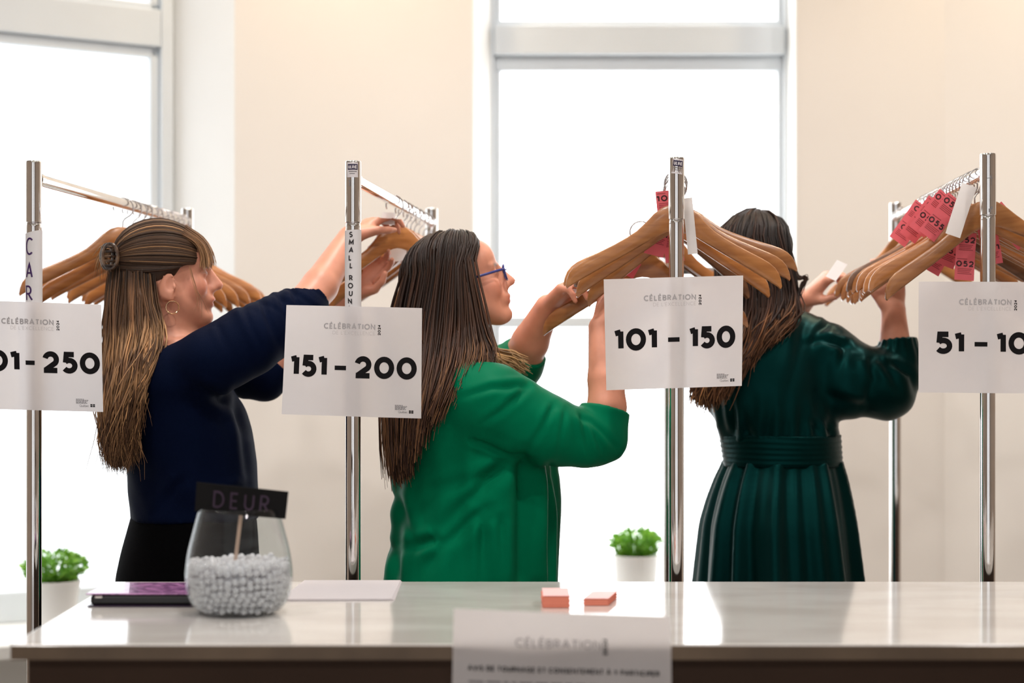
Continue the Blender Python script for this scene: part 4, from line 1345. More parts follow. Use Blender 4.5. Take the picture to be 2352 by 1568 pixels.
def finish(name, f, mat, parent, smooth_it=1, disp=None, col=None, keep=True):
    V, Q = f.skin()
    if keep: V, Q = biggest(V, Q)
    if smooth_it: V = relax(V, Q, smooth_it)
    if disp is not None:
        N = normals(V, Q)
        V = V + N * (disp(V, N) if disp.__code__.co_argcount == 2 else disp(V))[:, None]
        V = relax(V, Q, 1, .3)
    return np_mesh(name, V, Q, mat, parent, True, None if col is None else col(V))

def shoes(root, hx, hy, dx, dy, face, mat):
    for s in (-1, 1):
        c = (hx + s * dx, hy + s * dy); fx, fy = face
        f = Field((c[0] - .2, c[1] - .2, -.01), (c[0] + .2, c[1] + .2, .14), .006)
        f.cone((c[0] - fx * .04, c[1] - fy * .04, .045), (c[0] + fx * .14, c[1] + fy * .14, .036), .046, .036, .02)
        f.cone((c[0], c[1], .05), (c[0], c[1], .10), .046, .044, .02)
        f.put((c[0] - .25, c[1] - .25, -.1), (c[0] + .25, c[1] + .25, .004), lambda x, y, z: z - .004 + 0 * x + 0 * y, 0, 'sub')
        finish('shoe', f, mat, root, 1)

# ================= woman in the navy cardigan
D1 = 3.70
def q1(x, y, dy=0.0): return P(x, y, D1 + dy)
def sec1(y, xl, xr, ry, dy=0.0):
    c = q1((xl + xr) / 2, y, dy); return (c[2], c[0], c[1], (xr - xl) / 2 / F * D1, ry)
W1c = q1(430, 1250)
p1 = empty('person', (W1c[0], W1c[1], 0))
tag(p1, 'woman in a navy cardigan with long clipped hair reaching up to a hanger', 'person')
H1 = Head(q1(384, 634, -.01), 19, 3, .925)
f = Field((-1.0, 3.40, -.01), (-.20, 4.08, 1.62), HB)
H1.build(f)
f.cone(H1.w(-.028, 0, -.05), q1(398, 800, .0), .050, .056, .03)
f.cone(q1(430, 865, -.10), q1(440, 865, .12), .05, .05, .05)
f.loft([sec1(790, 370, 440, .06), sec1(850, 350, 480, .13), sec1(930, 325, 530, .14), sec1(1060, 320, 560, .12), sec1(1160, 315, 560, .13), sec1(1290, 300, 570, .15), sec1(1400, 300, 570, .15)], .04)
legs(f, W1c[0], W1c[1], 0, .085, .86)
sh, el, wr = q1(480, 840, -.12), q1(684, 722, -.03), q1(803, 545, .135)
f.chain([sh, el], [.045, .044], .03)
fm = el * .62 + wr * .38
f.chain([el, fm + np.array((.004, 0, -.004)), wr], [.0425, .0395, .0265], .02)
# right hand: pinching the tag at the hanger's neck
hd = q1(872, 497, .185) - wr
hand(f, wr + hd * .02, hd, (.55, .35, -.75), 1, curls=[(.35, .65, .45), (.5, .8, .5), (.6, .9, .6), (.7, .9, .6)], spread=.05, s=.92)
sh2, el2, wr2 = q1(470, 835, .16), q1(606, 872, .17), q1(800, 668, .225)
f.chain([sh2, el2], [.05, .042], .03)
f.chain([el2, el2 * .6 + wr2 * .4, wr2], [.042, .038, .026], .02)
hd2 = q1(885, 585, .235) - wr2
hand(f, wr2, hd2, (.2, -.8, .4), -1, curl=(.4, .6, .4), s=.92)
finish('body', f, M['skin'], p1, 1, col=lambda V: skin_colors(V, H1, (.66, .285, .185), .5))
M['navy'] = fabric('navy_knit', (.0018, .0036, .0145), .75, .35, 700, spec=.10, tint=(.2, .4, 1.0))
M['black_trousers'] = fabric('black_trousers', (.0009, .0009, .0012), .9, .3, 600, spec=.05)
f = Field((-.98, 3.38, .68), (-.36, 4.02, 1.45), .0045)
f.loft([sec1(785, 372, 432, .060), sec1(805, 352, 450, .095), sec1(840, 335, 480, .145), sec1(880, 315, 525, .18), sec1(930, 303, 556, .165), sec1(1000, 297, 581, .155),
        sec1(1080, 298, 588, .145), sec1(1150, 302, 590, .145), sec1(1192, 300, 592, .150)], .03)
f.chain([q1(420, 850, -.12), q1(485, 832, -.135), q1(570, 785, -.10), q1(645, 742, -.05), q1(686, 718, -.028)], [.060, .072, .072, .063, .056], .025)
cf = el + (wr - el) * .20
f.cone(q1(686, 718, -.028), cf, .0555, .0525, .012, cut=True)
f.chain([q1(455, 830, .13), q1(530, 850, .15)], [.062, .060], .03)
f.cone(q1(530, 850, .15), q1(606, 868, .17), .060, .050, .012)
cf2 = el2 + (wr2 - el2) * .16
f.cone(el2, cf2, .050, .048, .01, cut=True)
def disp(V, N):
    t, r = segment_t(V, q1(440, 832, -.14), el)
    arm = np.clip(1 - (r - .05) / .04, 0, 1)
    fold = ridge(t * 17 + 1.3 * np.sin(V[:, 2] * 40) + .8 * noise3(V, 30, 2)) * np.clip((t - .25) * 1.6, 0, 1)
    tw = np.clip((1.33 - V[:, 2]) / .2, 0, 1)
    drape = ridge((V[:, 0] * 14 + V[:, 2] * 9) + 1.5 * noise3(V, 12, 4)) * tw
    cr = creases(V, N, [([(556, 702), (600, 800)], .004, 10), ([(600, 690), (640, 790)], .0045, 9), ([(640, 672), (668, 760)], .005, 8), ([(668, 662), (700, 740)], .004, 7),
        ([(500, 745), (520, 800)], .003, 10), ([(450, 890), (530, 930), (575, 1000)], .006, 14), ([(540, 900), (560, 1000), (575, 1150)], .006, 12), ([(420, 1100), (360, 1180)], .005, 14), ([(560, 1120), (450, 1170)], .005, 14)], D1)
    cuff = np.clip(np.linalg.norm(V - cf, axis=1) / .05 - .6, 0, 1)
    return (.0025 * fold * arm + .003 * drape * (1 - arm) + .002 * noise3(V, 22, 1) + cr) * cuff
finish('cardigan', f, M['navy'], p1, 2, disp)
f = Field((-1.0, 3.45, .04), (-.45, 3.98, 1.06), .006)
f.loft([sec1(1160, 312, 582, .135), sec1(1210, 298, 588, .15), sec1(1265, 282, 592, .165), sec1(1330, 268, 597, .17), sec1(1420, 272, 590, .17), sec1(1470, 285, 580, .165)], .03)
legs(f, W1c[0], W1c[1], 0, .088, .80, .098, .03, False)
finish('trousers', f, M['black_trousers'], p1, 2, lambda V: .0035 * noise3(V, 16, 8))
shoes(p1, W1c[0], W1c[1], 0, .088, (1, 0), M['black_trousers'])
# hair
S = Strands(3)
dk, md, lt = (.046, .024, .014), (.125, .060, .028), (.36, .195, .090)
f = Field(H1.o - .22, H1.o + np.array((.2, .22, .2)), .004)
f.ell(H1.w(-.022, 0, .040), np.array((.100, .0795, .086)) * H1.s, H1.R, 0)
def hairline(Hd, fwd, slope, zb):
    """half space in front of the hairline, in the head's frame"""
    def fn(x, y, z):
        d = [x - Hd.o[0], y - Hd.o[1], z - Hd.o[2]]
        lx = (d[0] * Hd.R[0, 0] + d[1] * Hd.R[1, 0] + d[2] * Hd.R[2, 0]); lz = (d[0] * Hd.R[0, 2] + d[1] * Hd.R[1, 2] + d[2] * Hd.R[2, 2])
        return -(lx - (fwd + slope * (lz - .03)) * 1.0) * .8
    return fn
f.put(H1.o - .3, H1.o + .3, hairline(H1, .034, .62, 0), .012, 'sub')
f.put(H1.o - .3, H1.o + .3, lambda x, y, z: z - (H1.o[2] - .075) + 0 * x + 0 * y, .02, 'sub')
finish('scalp_hair', f, M['hair'], p1, 1, col=lambda V: np.tile(np.array(dk), (len(V), 1)))
clip_d = [(-1.0, -.10, .16), (-1.0, .0, .10), (-1.0, .10, .16)]
for (col_, n_, lf) in ((dk, 2400, .02), ((.085, .046, .026), 1100, .03), (lt, 90, .04)):
    S.over_head(H1, [(.72, -.72, -.15), (.86, -.55, .28), (.90, -.28, .55), (.88, 0, .66), (.90, .28, .55), (.86, .55, .28), (.72, .72, -.15)],
                [(-1.0, -.22, .04), (-1.0, -.16, .14), (-1, -.08, .24), (-1, 0, .28), (-1, .08, .24), (-1, .16, .14), (-1, .22, .04)], n_, 14, .0010, col_, lift=lf, cvar=.35, jit=.0022)
S.over_head(H1, [(.30, -.95, -.24), (.50, -.86, -.16), (.72, -.72, -.10)], [(-.9, -.42, -.22), (-1.0, -.30, -.1), (-1.0, -.22, .04)], 260, 12, .0016, dk, cvar=.3, rad=(.103, .081, .092))
S.over_head(H1, [(.30, .93, -.24), (.50, .86, -.22), (.72, .72, -.10)], [(-.9, .42, -.30), (-1.0, .30, -.1), (-1.0, .22, .04)], 160, 12, .0016, dk, cvar=.3)
# fringe over the forehead
S.sheet([[H1.w(.030, -.062, .092), H1.w(.062, -.062, .070), H1.w(.076, -.058, .040), H1.w(.074, -.061, .012)],
         [H1.w(.045, -.034, .112), H1.w(.080, -.036, .084), H1.w(.095, -.034, .052), H1.w(.095, -.036, .022)],
         [H1.w(.050, .0, .116), H1.w(.088, .0, .086), H1.w(.102, .0, .052), H1.w(.102, .0, .022)],
         [H1.w(.045, .035, .112), H1.w(.080, .036, .082), H1.w(.095, .036, .048), H1.w(.094, .038, .022)]], 300, 10, .0011, np.linspace(md, lt, 10), jit=.0025, fly=.004, cvar=.3)
# long hair falling down her back
GL1 = [[(346, 632, -.078), (350, 690, -.088), (366, 755, -.100), (346, 820, -.145), (312, 900, -.165), (292, 985, -.16)],
       [(322, 612, -.082), (326, 690, -.098), (332, 770, -.118), (318, 850, -.16), (296, 950, -.17), (288, 1040, -.155)],
       [(292, 600, -.070), (290, 700, -.092), (288, 790, -.115), (282, 880, -.14), (278, 980, -.145), (282, 1064, -.135)],
       [(262, 598, -.035), (258, 700, -.055), (256, 800, -.075), (252, 900, -.095), (258, 1000, -.105), (272, 1066, -.105)],
       [(262, 602, .0), (254, 700, .0), (250, 800, -.01), (248, 900, -.03), (256, 990, -.05), (268, 1050, -.06)],
       [(300, 610, .06), (285, 700, .07), (275, 800, .07), (268, 900, .05), (262, 960, .02), (266, 1010, .0)]]
GW1 = [[q1(*a) for a in g] for g in GL1]
fall = np.array([dk, dk, md, md, md, lt, lt, md, md, lt, md, md, md, md])
S.sheet(GW1, 2400, 14, .0018, fall * .8, jit=.009, fly=.005, wave=.010, cvar=.4, tip=.12)
S.sheet(GW1, 900, 14, .0014, np.array([md] * 6 + [lt] * 8), jit=.010, fly=.006, wave=.012, cvar=.4, tip=.12)
S.sheet(GW1, 60, 14, .0007, np.array([lt] * 14), jit=.014, fly=.02, wave=.010, cvar=.2)
# loose wisps by the ear and at the clip
S.sheet([[H1.w(.045, -.078, .01), H1.w(.055, -.074, -.035), H1.w(.060, -.066, -.065), H1.w(.05, -.06, -.10)], [H1.w(.04, -.08, .02), H1.w(.05, -.078, -.03), H1.w(.066, -.066, -.055), H1.w(.082, -.05, -.062)]], 7, 10, .00035, lt, jit=.002, fly=.008)
S.sheet([[q1(262, 580, -.04), q1(246, 566, -.05), q1(236, 574, -.05), q1(228, 600, -.05)], [q1(262, 595, -.03), q1(240, 590, -.05), q1(232, 610, -.05), q1(236, 640, -.05)]], 50, 10, .0010, np.linspace(md, lt, 10), jit=.004, fly=.010)
S.build('hair', M['hair'], p1)
# hair volume under the strands so that no wall shows through
f = Field((-1.02, 3.44, 1.0), (-.62, 3.86, 1.62), .006)
for g in GW1[:-1]:
    c = catmull(g, 7)
    f.chain(list(c), [.005, .008, .009, .009, .006, .004, .0015], .012)
finish('hair_volume', f, M['hair'], p1, 2, lambda V: .003 * np.sin(V[:, 0] * 260 + V[:, 1] * 300 + 3 * noise3(V, 14, 5)), col=lambda V: np.tile(np.array(md) * .7, (len(V), 1)))
# claw clip: two toothed jaws
clip_m = noise_color(material('tortoise_clip', (.05, .03, .02), .25, Coat_Weight=.5), (.02, .012, .01), (.16, .09, .05), 60, 3)
cl = MB()
cc = q1(254, 590, -.065)
for s in (-1, 1):
    ring = [cc + np.array((s * .004 + .016 * math.cos(a) * (1 if s > 0 else .8), -.004 * s - .016, .026 * math.sin(a))) for a in np.linspace(0, 2 * math.pi, 20)[:-1]]
    cl.tube(ring, .0042, 7, closed=True)
for i in range(5):
    z = -.02 + .01 * i
    cl.tube([cc + np.array((-.012, -.018, z)), cc + np.array((.004, -.026, z)), cc + np.array((.022, -.008, z * .9)), cc + np.array((.03, .012, z * .8))], [.003, .0032, .0026, .0015], 6)
cl.build('hair_clip', clip_m, p1, True)
# hoop earring
ec = H1.w(-.003, -.084, -.076)
er = [ec + H1.R @ np.array((.0135 * math.cos(a), .002, .0135 * math.sin(a))) for a in np.linspace(0, 2 * math.pi, 30)[:-1]]
MB().tube(er, .0013, 8, closed=True).build('hoop_earring', material('gold', (.80, .50, .28), .2, 1.0), p1, True)

# ================= woman in the green blouse
D2 = 3.68
def q2(x, y, dy=0.0): return P(x, y, D2 + dy)
def sec2(y, xl, xr, ry, dy=0.0):
    c = q2((xl + xr) / 2, y, dy); return (c[2], c[0], c[1], (xr - xl) / 2 / F * D2, ry)
W2c = q2(1085, 1250)
p2 = empty('person', (W2c[0], W2c[1], 0))
tag(p2, 'woman in a green blouse and blue glasses sorting hangers with both hands', 'person')
H2 = Head(q2(1059, 650, .0), 10, 15, .90)
f = Field((-.32, 3.36, -.01), (.30, 4.02, 1.60), HB)
H2.build(f)
f.cone(H2.w(-.034, 0, -.05), q2(1045, 850, .0), .050, .058, .03)
f.cone(q2(1080, 900, -.13), q2(1080, 900, .14), .058, .058, .05)
f.loft([sec2(830, 1020, 1090, .06), sec2(880, 985, 1150, .13), sec2(960, 940, 1190, .15), sec2(1080, 930, 1230, .13), sec2(1200, 930, 1230, .13), sec2(1330, 930, 1240, .16), sec2(1420, 940, 1230, .16)], .04)
legs(f, W2c[0], W2c[1], 0, .09, .84)
sh, el, wr = q2(1110, 925, -.14), q2(1378, 1000, -.10), q2(1380, 752, -.045)
f.chain([sh, el], [.055, .041], .03)
f.chain([el, q2(1394, 935, -.09), q2(1392, 870, -.075), wr], [.041, .0405, .038, .0265], .02)
hd = q2(1402, 668, -.03) - wr
hand(f, wr + hd * .03, hd, (.8, .5, .1), 1, curls=[(.5, .8, .5), (.7, .9, .5), (.8, .9, .6), (.9, .9, .6)], spread=.04, s=.92,
     thumb=[(.014, .026, .004), (.044, .042, .012), (.07, .044, .018), (.09, .04, .02)])
sh2, el2, wr2 = q2(1060, 920, .15), q2(1192, 838, .20), q2(1258, 704, .10)
f.chain([sh2, el2], [.055, .046], .03)
f.chain([el2, el2 * .6 + wr2 * .4, wr2], [.046, .042, .028], .02)
hd2 = q2(1322, 642, .035) - wr2
hand(f, wr2 + hd2 * .02, hd2, (.45, -.25, -.85), -1, curls=[(.35, .5, .3), (.5, .6, .4), (.6, .7, .4), (.7, .7, .4)], spread=.06, s=.95,
     thumb=[(.012, .026, .006), (.038, .036, .024), (.066, .036, .040), (.092, .032, .046)])
finish('body', f, M['skin'], p2, 1, col=lambda V: skin_colors(V, H2, (.72, .305, .195), .45))
M['green'] = fabric('green_crepe', (.0006, .140, .062), .55, .10, 900, spec=.2, tint=(.02, .75, .40))
f = Field((-.33, 3.36, .60), (.28, 4.02, 1.40), .0045)
f.loft([sec2(812, 1010, 1085, .075), sec2(832, 988, 1120, .12), sec2(870, 955, 1175, .175), sec2(930, 910, 1215, .185), sec2(1000, 893, 1245, .175),
        sec2(1080, 898, 1268, .165), sec2(1180, 903, 1276, .165), sec2(1260, 895, 1274, .175), sec2(1330, 880, 1272, .185), sec2(1440, 868, 1276, .19)], .03)
f.chain([q2(1075, 905, -.12), q2(1130, 925, -.145), q2(1260, 988, -.135), q2(1340, 1008, -.11), q2(1375, 1003, -.10)], [.074, .082, .071, .060, .058], .035)
cf = q2(1390, 938, -.09)
f.cone(q2(1375, 1003, -.10), cf, .0580, .0525, .010, cut=True)
# open front edge of the blouse hanging beyond the body
f.loft([sec2(1060, 1225, 1282, .05, .05), sec2(1150, 1225, 1288, .06, .05), sec2(1330, 1220, 1279, .08, .05), sec2(1430, 1220, 1279, .08, .05)], .012)
f.chain([q2(1060, 905, .13), q2(1120, 870, .17)], [.07, .064], .03)
f.cone(q2(1120, 870, .17), q2(1192, 834, .20), .064, .058, .012)
f.cone(el2, el2 + (wr2 - el2) * .24, .0575, .053, .01, cut=True)
def disp(V, N):
    t, r = segment_t(V, q2(1100, 915, -.14), el)
    arm = np.clip(1 - (r - .06) / .03, 0, 1) * (V[:, 1] < D2 - .03)
    fold = (ridge(t * 10 + .6 * noise3(V, 20, 2) + V[:, 2] * 12) + .35) * np.clip((t - .45) * 2.2, 0, 1)
    zz = V[:, 2]; low = np.clip((1.24 - zz) / .28, 0, 1)
    ang = np.arctan2(V[:, 1] - W2c[1], V[:, 0] - W2c[0])
    pl = np.sin(ang * 11 + 2.0 * np.sin(ang * 3 + 1) + zz * 3) + .6 * np.sin(ang * 19 + zz * 5 + 1)
    diag = ridge(V[:, 0] * 15 - zz * 17 + 1.4 * noise3(V, 9, 6))
    back = np.clip((-V[:, 0] - .02) / .12, 0, 1) * np.clip((1.12 - np.abs(zz - 1.0) * 4), 0, 1)
    cr = creases(V, N, [([(1212, 886), (1130, 890), (1050, 915)], .006, 10), ([(1212, 892), (1150, 945), (1105, 975)], .0055, 10), ([(1272, 930), (1245, 985), (1205, 1040)], .005, 9),
        ([(1300, 940), (1290, 1000), (1285, 1060)], .003, 8), ([(1332, 950), (1346, 1000), (1362, 1062)], .006, 8), ([(1338, 955), (1372, 1010), (1390, 1052)], .006, 8), ([(1345, 958), (1390, 1000), (1424, 1036)], .006, 8),
        ([(1085, 1012), (1180, 1042), (1262, 1066)], .006, 9),
        ([(1198, 1050), (1200, 1180), (1204, 1345)], .014, 22), ([(1198, 1350), (1200, 1180), (1204, 1045)], .008, 22), ([(1262, 1075), (1258, 1200), (1250, 1345)], .006, 12),
        ([(1160, 1060), (1090, 1140), (1000, 1230), (920, 1265)], .010, 20), ([(1110, 1170), (1020, 1250), (960, 1330)], .009, 18), ([(1000, 1240), (930, 1262)], .008, 14),
        ([(900, 1130), (930, 1190), (950, 1240)], .007, 12), ([(1150, 1080), (1060, 1110), (960, 1130)], .005, 18), ([(1110, 1200), (1105, 1345)], .006, 12), ([(1150, 1190), (1155, 1345)], .006, 12), ([(900, 1250), (915, 1345)], .007, 12)], D2)
    cuff = np.clip(np.linalg.norm(V - cf, axis=1) / .05 - .75, 0, 1)
    return (.002 * fold * arm + (1 - arm) * (.004 * pl * low + .003 * noise3(V, 14, 3)) + cr) * cuff
finish('blouse', f, M['green'], p2, 2, disp)
f = Field((-.32, 3.40, .04), (.24, 3.98, .90), .007)
f.loft([sec2(1300, 930, 1240, .16), sec2(1420, 925, 1245, .17)], .03)
legs(f, W2c[0], W2c[1], 0, .09, .76, .10, .03, False)
finish('trousers', f, M['black_trousers'], p2, 2)
shoes(p2, W2c[0], W2c[1], 0, .09, (1, 0), M['black_trousers'])
# hair: straight, parted at the top, covering the ear
S = Strands(8)
dk, md, lt = (.020, .0092, .0055), (.050, .021, .011), (.17, .080, .036)
f = Field(H2.o - .22, H2.o + np.array((.2, .22, .2)), .004)
f.ell(H2.w(-.022, 0, .036), np.array((.101, .0805, .0865)) * H2.s, H2.R, 0)
f.put(H2.o - .3, H2.o + .3, hairline(H2, .010, .42, 0), .012, 'sub')
finish('scalp_hair', f, M['hair'], p2, 1, col=lambda V: np.tile(np.array(dk), (len(V), 1)))
near = [(.66, -.08, .76), (.56, -.07, .83), (.40, -.04, .92), (.0, -.03, 1), (-.5, -.02, .86), (-.85, 0, .55)]
far = [(.66, .08, .76), (.56, .07, .83), (.40, .04, .92), (.0, .03, 1), (-.5, .02, .86), (-.85, .0, .55)]
n_end = [(.36, -.94, -.10), (.28, -.97, -.30), (.10, -1, -.35), (-.35, -.95, -.35), (-.75, -.66, -.35), (-1, -.2, -.35)]
f_end = [(a, -b, c) for a, b, c in n_end]
for col_, n_, lf in ((dk, 700, .0), (md, 200, .01)):
    S.over_head(H2, near, n_end, n_, 12, .0015, col_, lift=lf, cvar=.3, rad=(.102, .0825, .0875))
    S.over_head(H2, far, f_end, n_ // 2, 12, .0015, col_, lift=lf, cvar=.3, rad=(.102, .0825, .0875))
GL2 = [[(1092, 628, -.070), (1092, 690, -.080), (1106, 752, -.086), (1124, 800, -.10), (1128, 822, -.115)],
       [(1076, 632, -.074), (1080, 700, -.086), (1086, 770, -.098), (1088, 830, -.135), (1070, 880, -.19)],
       [(1050, 632, -.080), (1050, 710, -.092), (1046, 790, -.110), (1030, 870, -.18), (1000, 950, -.20)],
       [(1015, 632, -.082), (1010, 720, -.095), (1000, 810, -.12), (985, 900, -.18), (972, 985, -.195)],
       [(975, 636, -.070), (966, 730, -.085), (958, 830, -.11), (950, 940, -.165), (945, 1050, -.175)],
       [(940, 640, -.040), (926, 740, -.05), (918, 850, -.07), (914, 970, -.12), (926, 1090, -.135)],
       [(928, 645, -.005), (910, 740, -.01), (900, 850, -.03), (896, 980, -.08), (910, 1100, -.10)],
       [(945, 640, .05), (926, 740, .05), (915, 840, .04), (905, 930, .0), (905, 1000, -.03)]]
GW2 = []
st2 = [(.64, -.06, .78), (.56, -.05, .84), (.44, -.04, .90), (.28, -.03, .96), (.0, -.03, 1), (-.30, -.02, .95), (-.45, .0, .9), (-.2, .03, .98)]
en2 = [(.34, -.94, .10), (.22, -.97, .0), (.04, -1, -.02), (-.25, -.97, -.02), (-.62, -.78, .0), (-.92, -.40, .05), (-1, -.05, .05), (-.9, .45, .05)]
for g, a, b in zip(GL2, st2, en2):
    GW2.append(Strands.skull_path(H2, a, b, 4)[:4] + [q2(*p) for p in g[1:]])
S.sheet(GW2, 1500, 13, .0028, np.array([dk] * 8 + [md] * 5), jit=.0075, fly=.004, wave=.002, cvar=.35)
S.sheet(GW2, 600, 13, .0020, np.array([dk] * 5 + [md] * 5 + [lt] * 3), jit=.009, fly=.007, wave=.003, cvar=.35)
S.sheet(GW2[5:], 160, 13, .0016, np.array([lt] * 13), jit=.008, fly=.009, wave=.004, cvar=.3)
S.sheet(GW2[:2], 30, 13, .0010, np.array([lt] * 13), jit=.003, fly=.004, cvar=.3)
# lighter lock lying over the far shoulder
S.sheet([[q2(1120, 790, .06), q2(1140, 815, .08), q2(1160, 835, .07), q2(1196, 862, .03)], [q2(1125, 800, .03), q2(1150, 808, .05), q2(1180, 818, .06), q2(1202, 838, .05)], [q2(1118, 810, .0), q2(1140, 830, .02), q2(1160, 845, .02), q2(1180, 862, .01)]],
        200, 10, .0017, np.array([md] * 2 + [(.42, .26, .12)] * 8), jit=.006, fly=.006, wave=.004)
S.build('hair', M['hair'], p2)
f = Field((-.34, 3.40, 1.0), (.02, 3.84, 1.60), .006)
for g in GW2:
    c = catmull(g[4:], 6)
    f.chain(list(c), [.006, .009, .011, .011, .007, .002], .02)
finish('hair_volume', f, M['hair'], p2, 2, lambda V: .0025 * np.sin(V[:, 0] * 260 + V[:, 1] * 300 + 3 * noise3(V, 14, 5)), col=lambda V: np.tile(np.array(dk) * .8, (len(V), 1)))
# glasses
gl_m = noise_color(material('blue_frame', (.04, .05, .22), .25), (.03, .04, .18), (.06, .07, .27), 30)
gm = MB()
for s in (-1, 1):
    ring = []
    for a in np.linspace(0, 2 * math.pi, 28)[:-1]:
        ring.append(H2.w(.1055 - .006 * abs(math.cos(a)) * (1 if s * math.cos(a) > 0 else 0), s * .033 + .0245 * math.cos(a), -.002 + .0205 * math.sin(a) * (1 + .1 * math.cos(2 * a))))
    gm.tube(ring, .0021, 7, closed=True)
    gm.tube([H2.w(.0985, s * .058, .006), H2.w(.085, s * .071, .006), H2.w(.03, s * .0795, .004), H2.w(-.02, s * .082, -.004)], .0029, 7)
gm.tube([H2.w(.1055, -.010, .002), H2.w(.1145, 0, .005), H2.w(.1055, .010, .002)], .0016, 7)
gm.build('glasses_frame', gl_m, p2, True)
for s in (-1, 1):
    V = [H2.w(.1050, s * .033, -.002)] + [H2.w(.1050 - .005 * max(0, s * math.cos(a)), s * .033 + .0235 * math.cos(a), -.002 + .0195 * math.sin(a)) for a in np.linspace(0, 2 * math.pi, 25)[:-1]]
    pyd('lens', V, [(0, 1 + i, 1 + (i + 1) % 24) for i in range(24)], material('spectacle_lens', (.95, .97, 1), .02, Transmission_Weight=1.0, IOR=1.02, Alpha=.08), p2, True)

# ================= woman in the dark teal dress, seen from behind
D3 = 3.97
def q3(x, y, dy=0.0): return P(x, y, D3 + dy)
def sec3(y, xl, xr, ry, dy=0.0):
    c = q3((xl + xr) / 2, y, dy); return (c[2], c[0], c[1], (xr - xl) / 2 / F * D3, ry)
W3c = q3(1790, 1250)
p3 = empty('person', (W3c[0], W3c[1], 0))
tag(p3, 'dark-haired woman in a teal dress seen from behind at the right rack', 'person')
H3 = Head(q3(1742, 602, .0), 62, 0, .92)
f = Field((.36, 3.74, -.01), (1.02, 4.40, 1.70), HB)
H3.build(f)
f.cone(H3.w(-.03, 0, -.05), q3(1745, 760, .0), .048, .055, .03)
f.loft([sec3(735, 1690, 1800, .05), sec3(790, 1640, 1850, .08), sec3(880, 1640, 1870, .09), sec3(1030, 1680, 1905, .085), sec3(1150, 1660, 1930, .11), sec3(1280, 1650, 1930, .12), sec3(1400, 1660, 1920, .12)], .04)
legs(f, W3c[0], W3c[1], .085, 0, .84, face=(.3, .95))
sh, el, wr = q3(1850, 785, .0), q3(2046, 885, -.02), q3(2052, 712, .0)
f.chain([sh, el], [.05, .042], .03)
f.chain([el, q3(2056, 800, -.01), wr], [.042, .037, .0275], .02)
hd = q3(2048, 620, .03) - wr
hand(f, wr + hd * .03, hd, (-.3, .9, .1), -1, curls=[(.3, .5, .4), (.4, .6, .4), (.5, .6, .4), (.6, .7, .4)], spread=.06, s=.93)
sh2, el2, wr2 = q3(1650, 790, .03), q3(1730, 830, .27), q3(1846, 690, .13)
f.chain([sh2, el2], [.05, .042], .03)
f.chain([el2, el2 * .55 + wr2 * .45, wr2], [.042, .037, .027], .02)
hd2 = q3(1925, 612, .08) - wr2
hand(f, wr2 + hd2 * .02, hd2, (.65, .15, -.7), 1, curls=[(.45, .6, .3), (.7, .9, .5), (.8, 1.0, .6), (.9, 1.0, .6)], spread=.05, s=.95,
     thumb=[(.012, .026, .004), (.040, .036, .024), (.066, .034, .040), (.090, .028, .046)])
finish('body', f, M['skin'], p3, 1, col=lambda V: skin_colors(V, H3, (.70, .325, .215), .3))
M['teal'] = fabric('teal_satin', (.0005, .0085, .0088), .40, .05, 500, spec=.28, tint=(.06, .75, .70))
f = Field((.36, 3.74, .98), (1.02, 4.34, 1.46), .0045)
f.loft([sec3(704, 1700, 1800, .055), sec3(724, 1665, 1845, .075), sec3(760, 1625, 1875, .10), sec3(830, 1607, 1890, .115), sec3(900, 1612, 1900, .12), sec3(945, 1628, 1912, .118),
        sec3(1000, 1656, 1926, .108), sec3(1030, 1664, 1928, .105), sec3(1066, 1668, 1928, .105)], .03)
f.chain([q3(1838, 775, .0), q3(1885, 812, .0), q3(1950, 872, -.01), q3(2032, 884, -.015)], [.062, .078, .089, .074], .03)
f.cone(q3(2032, 884, -.015), q3(2066, 826, -.012), .074, .050, .03)
f.cone(q3(2066, 826, -.012), q3(2062, 778, -.008), .047, .044, .012, cut=True)
f.chain([q3(1655, 780, .04), q3(1690, 830, .15), q3(1730, 832, .26)], [.065, .07, .06], .03)
cf3 = q3(2062, 778, -.008)
def disp(V, N):
    t, r = segment_t(V, q3(1850, 785), el)
    arm = np.clip((V[:, 0] - (1885 - 1176) / F * D3) / .04, 0, 1)
    fold = ridge(t * 7 + V[:, 2] * 26 + .8 * noise3(V, 20, 3))
    zz = V[:, 2]; low = np.clip((1.24 - zz) / .12, 0, 1) * (1 - arm)
    ga = np.sin(V[:, 0] * 170 + 1.2 * noise3(V, 12, 9)) * low
    cr = creases(V, N, [([(1945, 795), (1890, 780), (1850, 790)], .007, 10), ([(1905, 742), (1872, 770), (1860, 810)], .005, 12), ([(1940, 800), (1925, 860)], .005, 12),
        ([(2000, 815), (2010, 870), (1990, 930)], .007, 14), ([(2015, 818), (2050, 860), (2070, 910)], .006, 12), ([(2045, 830), (2095, 860), (2108, 900)], .006, 10), ([(1985, 940), (1930, 920), (1880, 900)], .006, 16),
        ([(1850, 740), (1830, 830), (1800, 930)], .004, 16), ([(1640, 990), (1630, 930), (1622, 880)], .005, 9), ([(1668, 995), (1655, 920), (1650, 860)], .005, 10), ([(1690, 995), (1680, 930), (1676, 880)], .005, 10), ([(1715, 995), (1708, 940)], .004, 10),
        ([(1905, 990), (1880, 940)], .005, 10), ([(1880, 995), (1850, 940)], .004, 10)], D3)
    cuff = np.clip(np.linalg.norm(V - cf3, axis=1) / .05 - .75, 0, 1)
    return (.003 * fold * arm + .004 * ga + .003 * noise3(V, 16, 4) + cr) * cuff + (1 - cuff) * .0016 * np.sin(np.arctan2(V[:, 1] - cf3[1], V[:, 0] - cf3[0]) * 16)
finish('dress_bodice', f, M['teal'], p3, 2, disp)
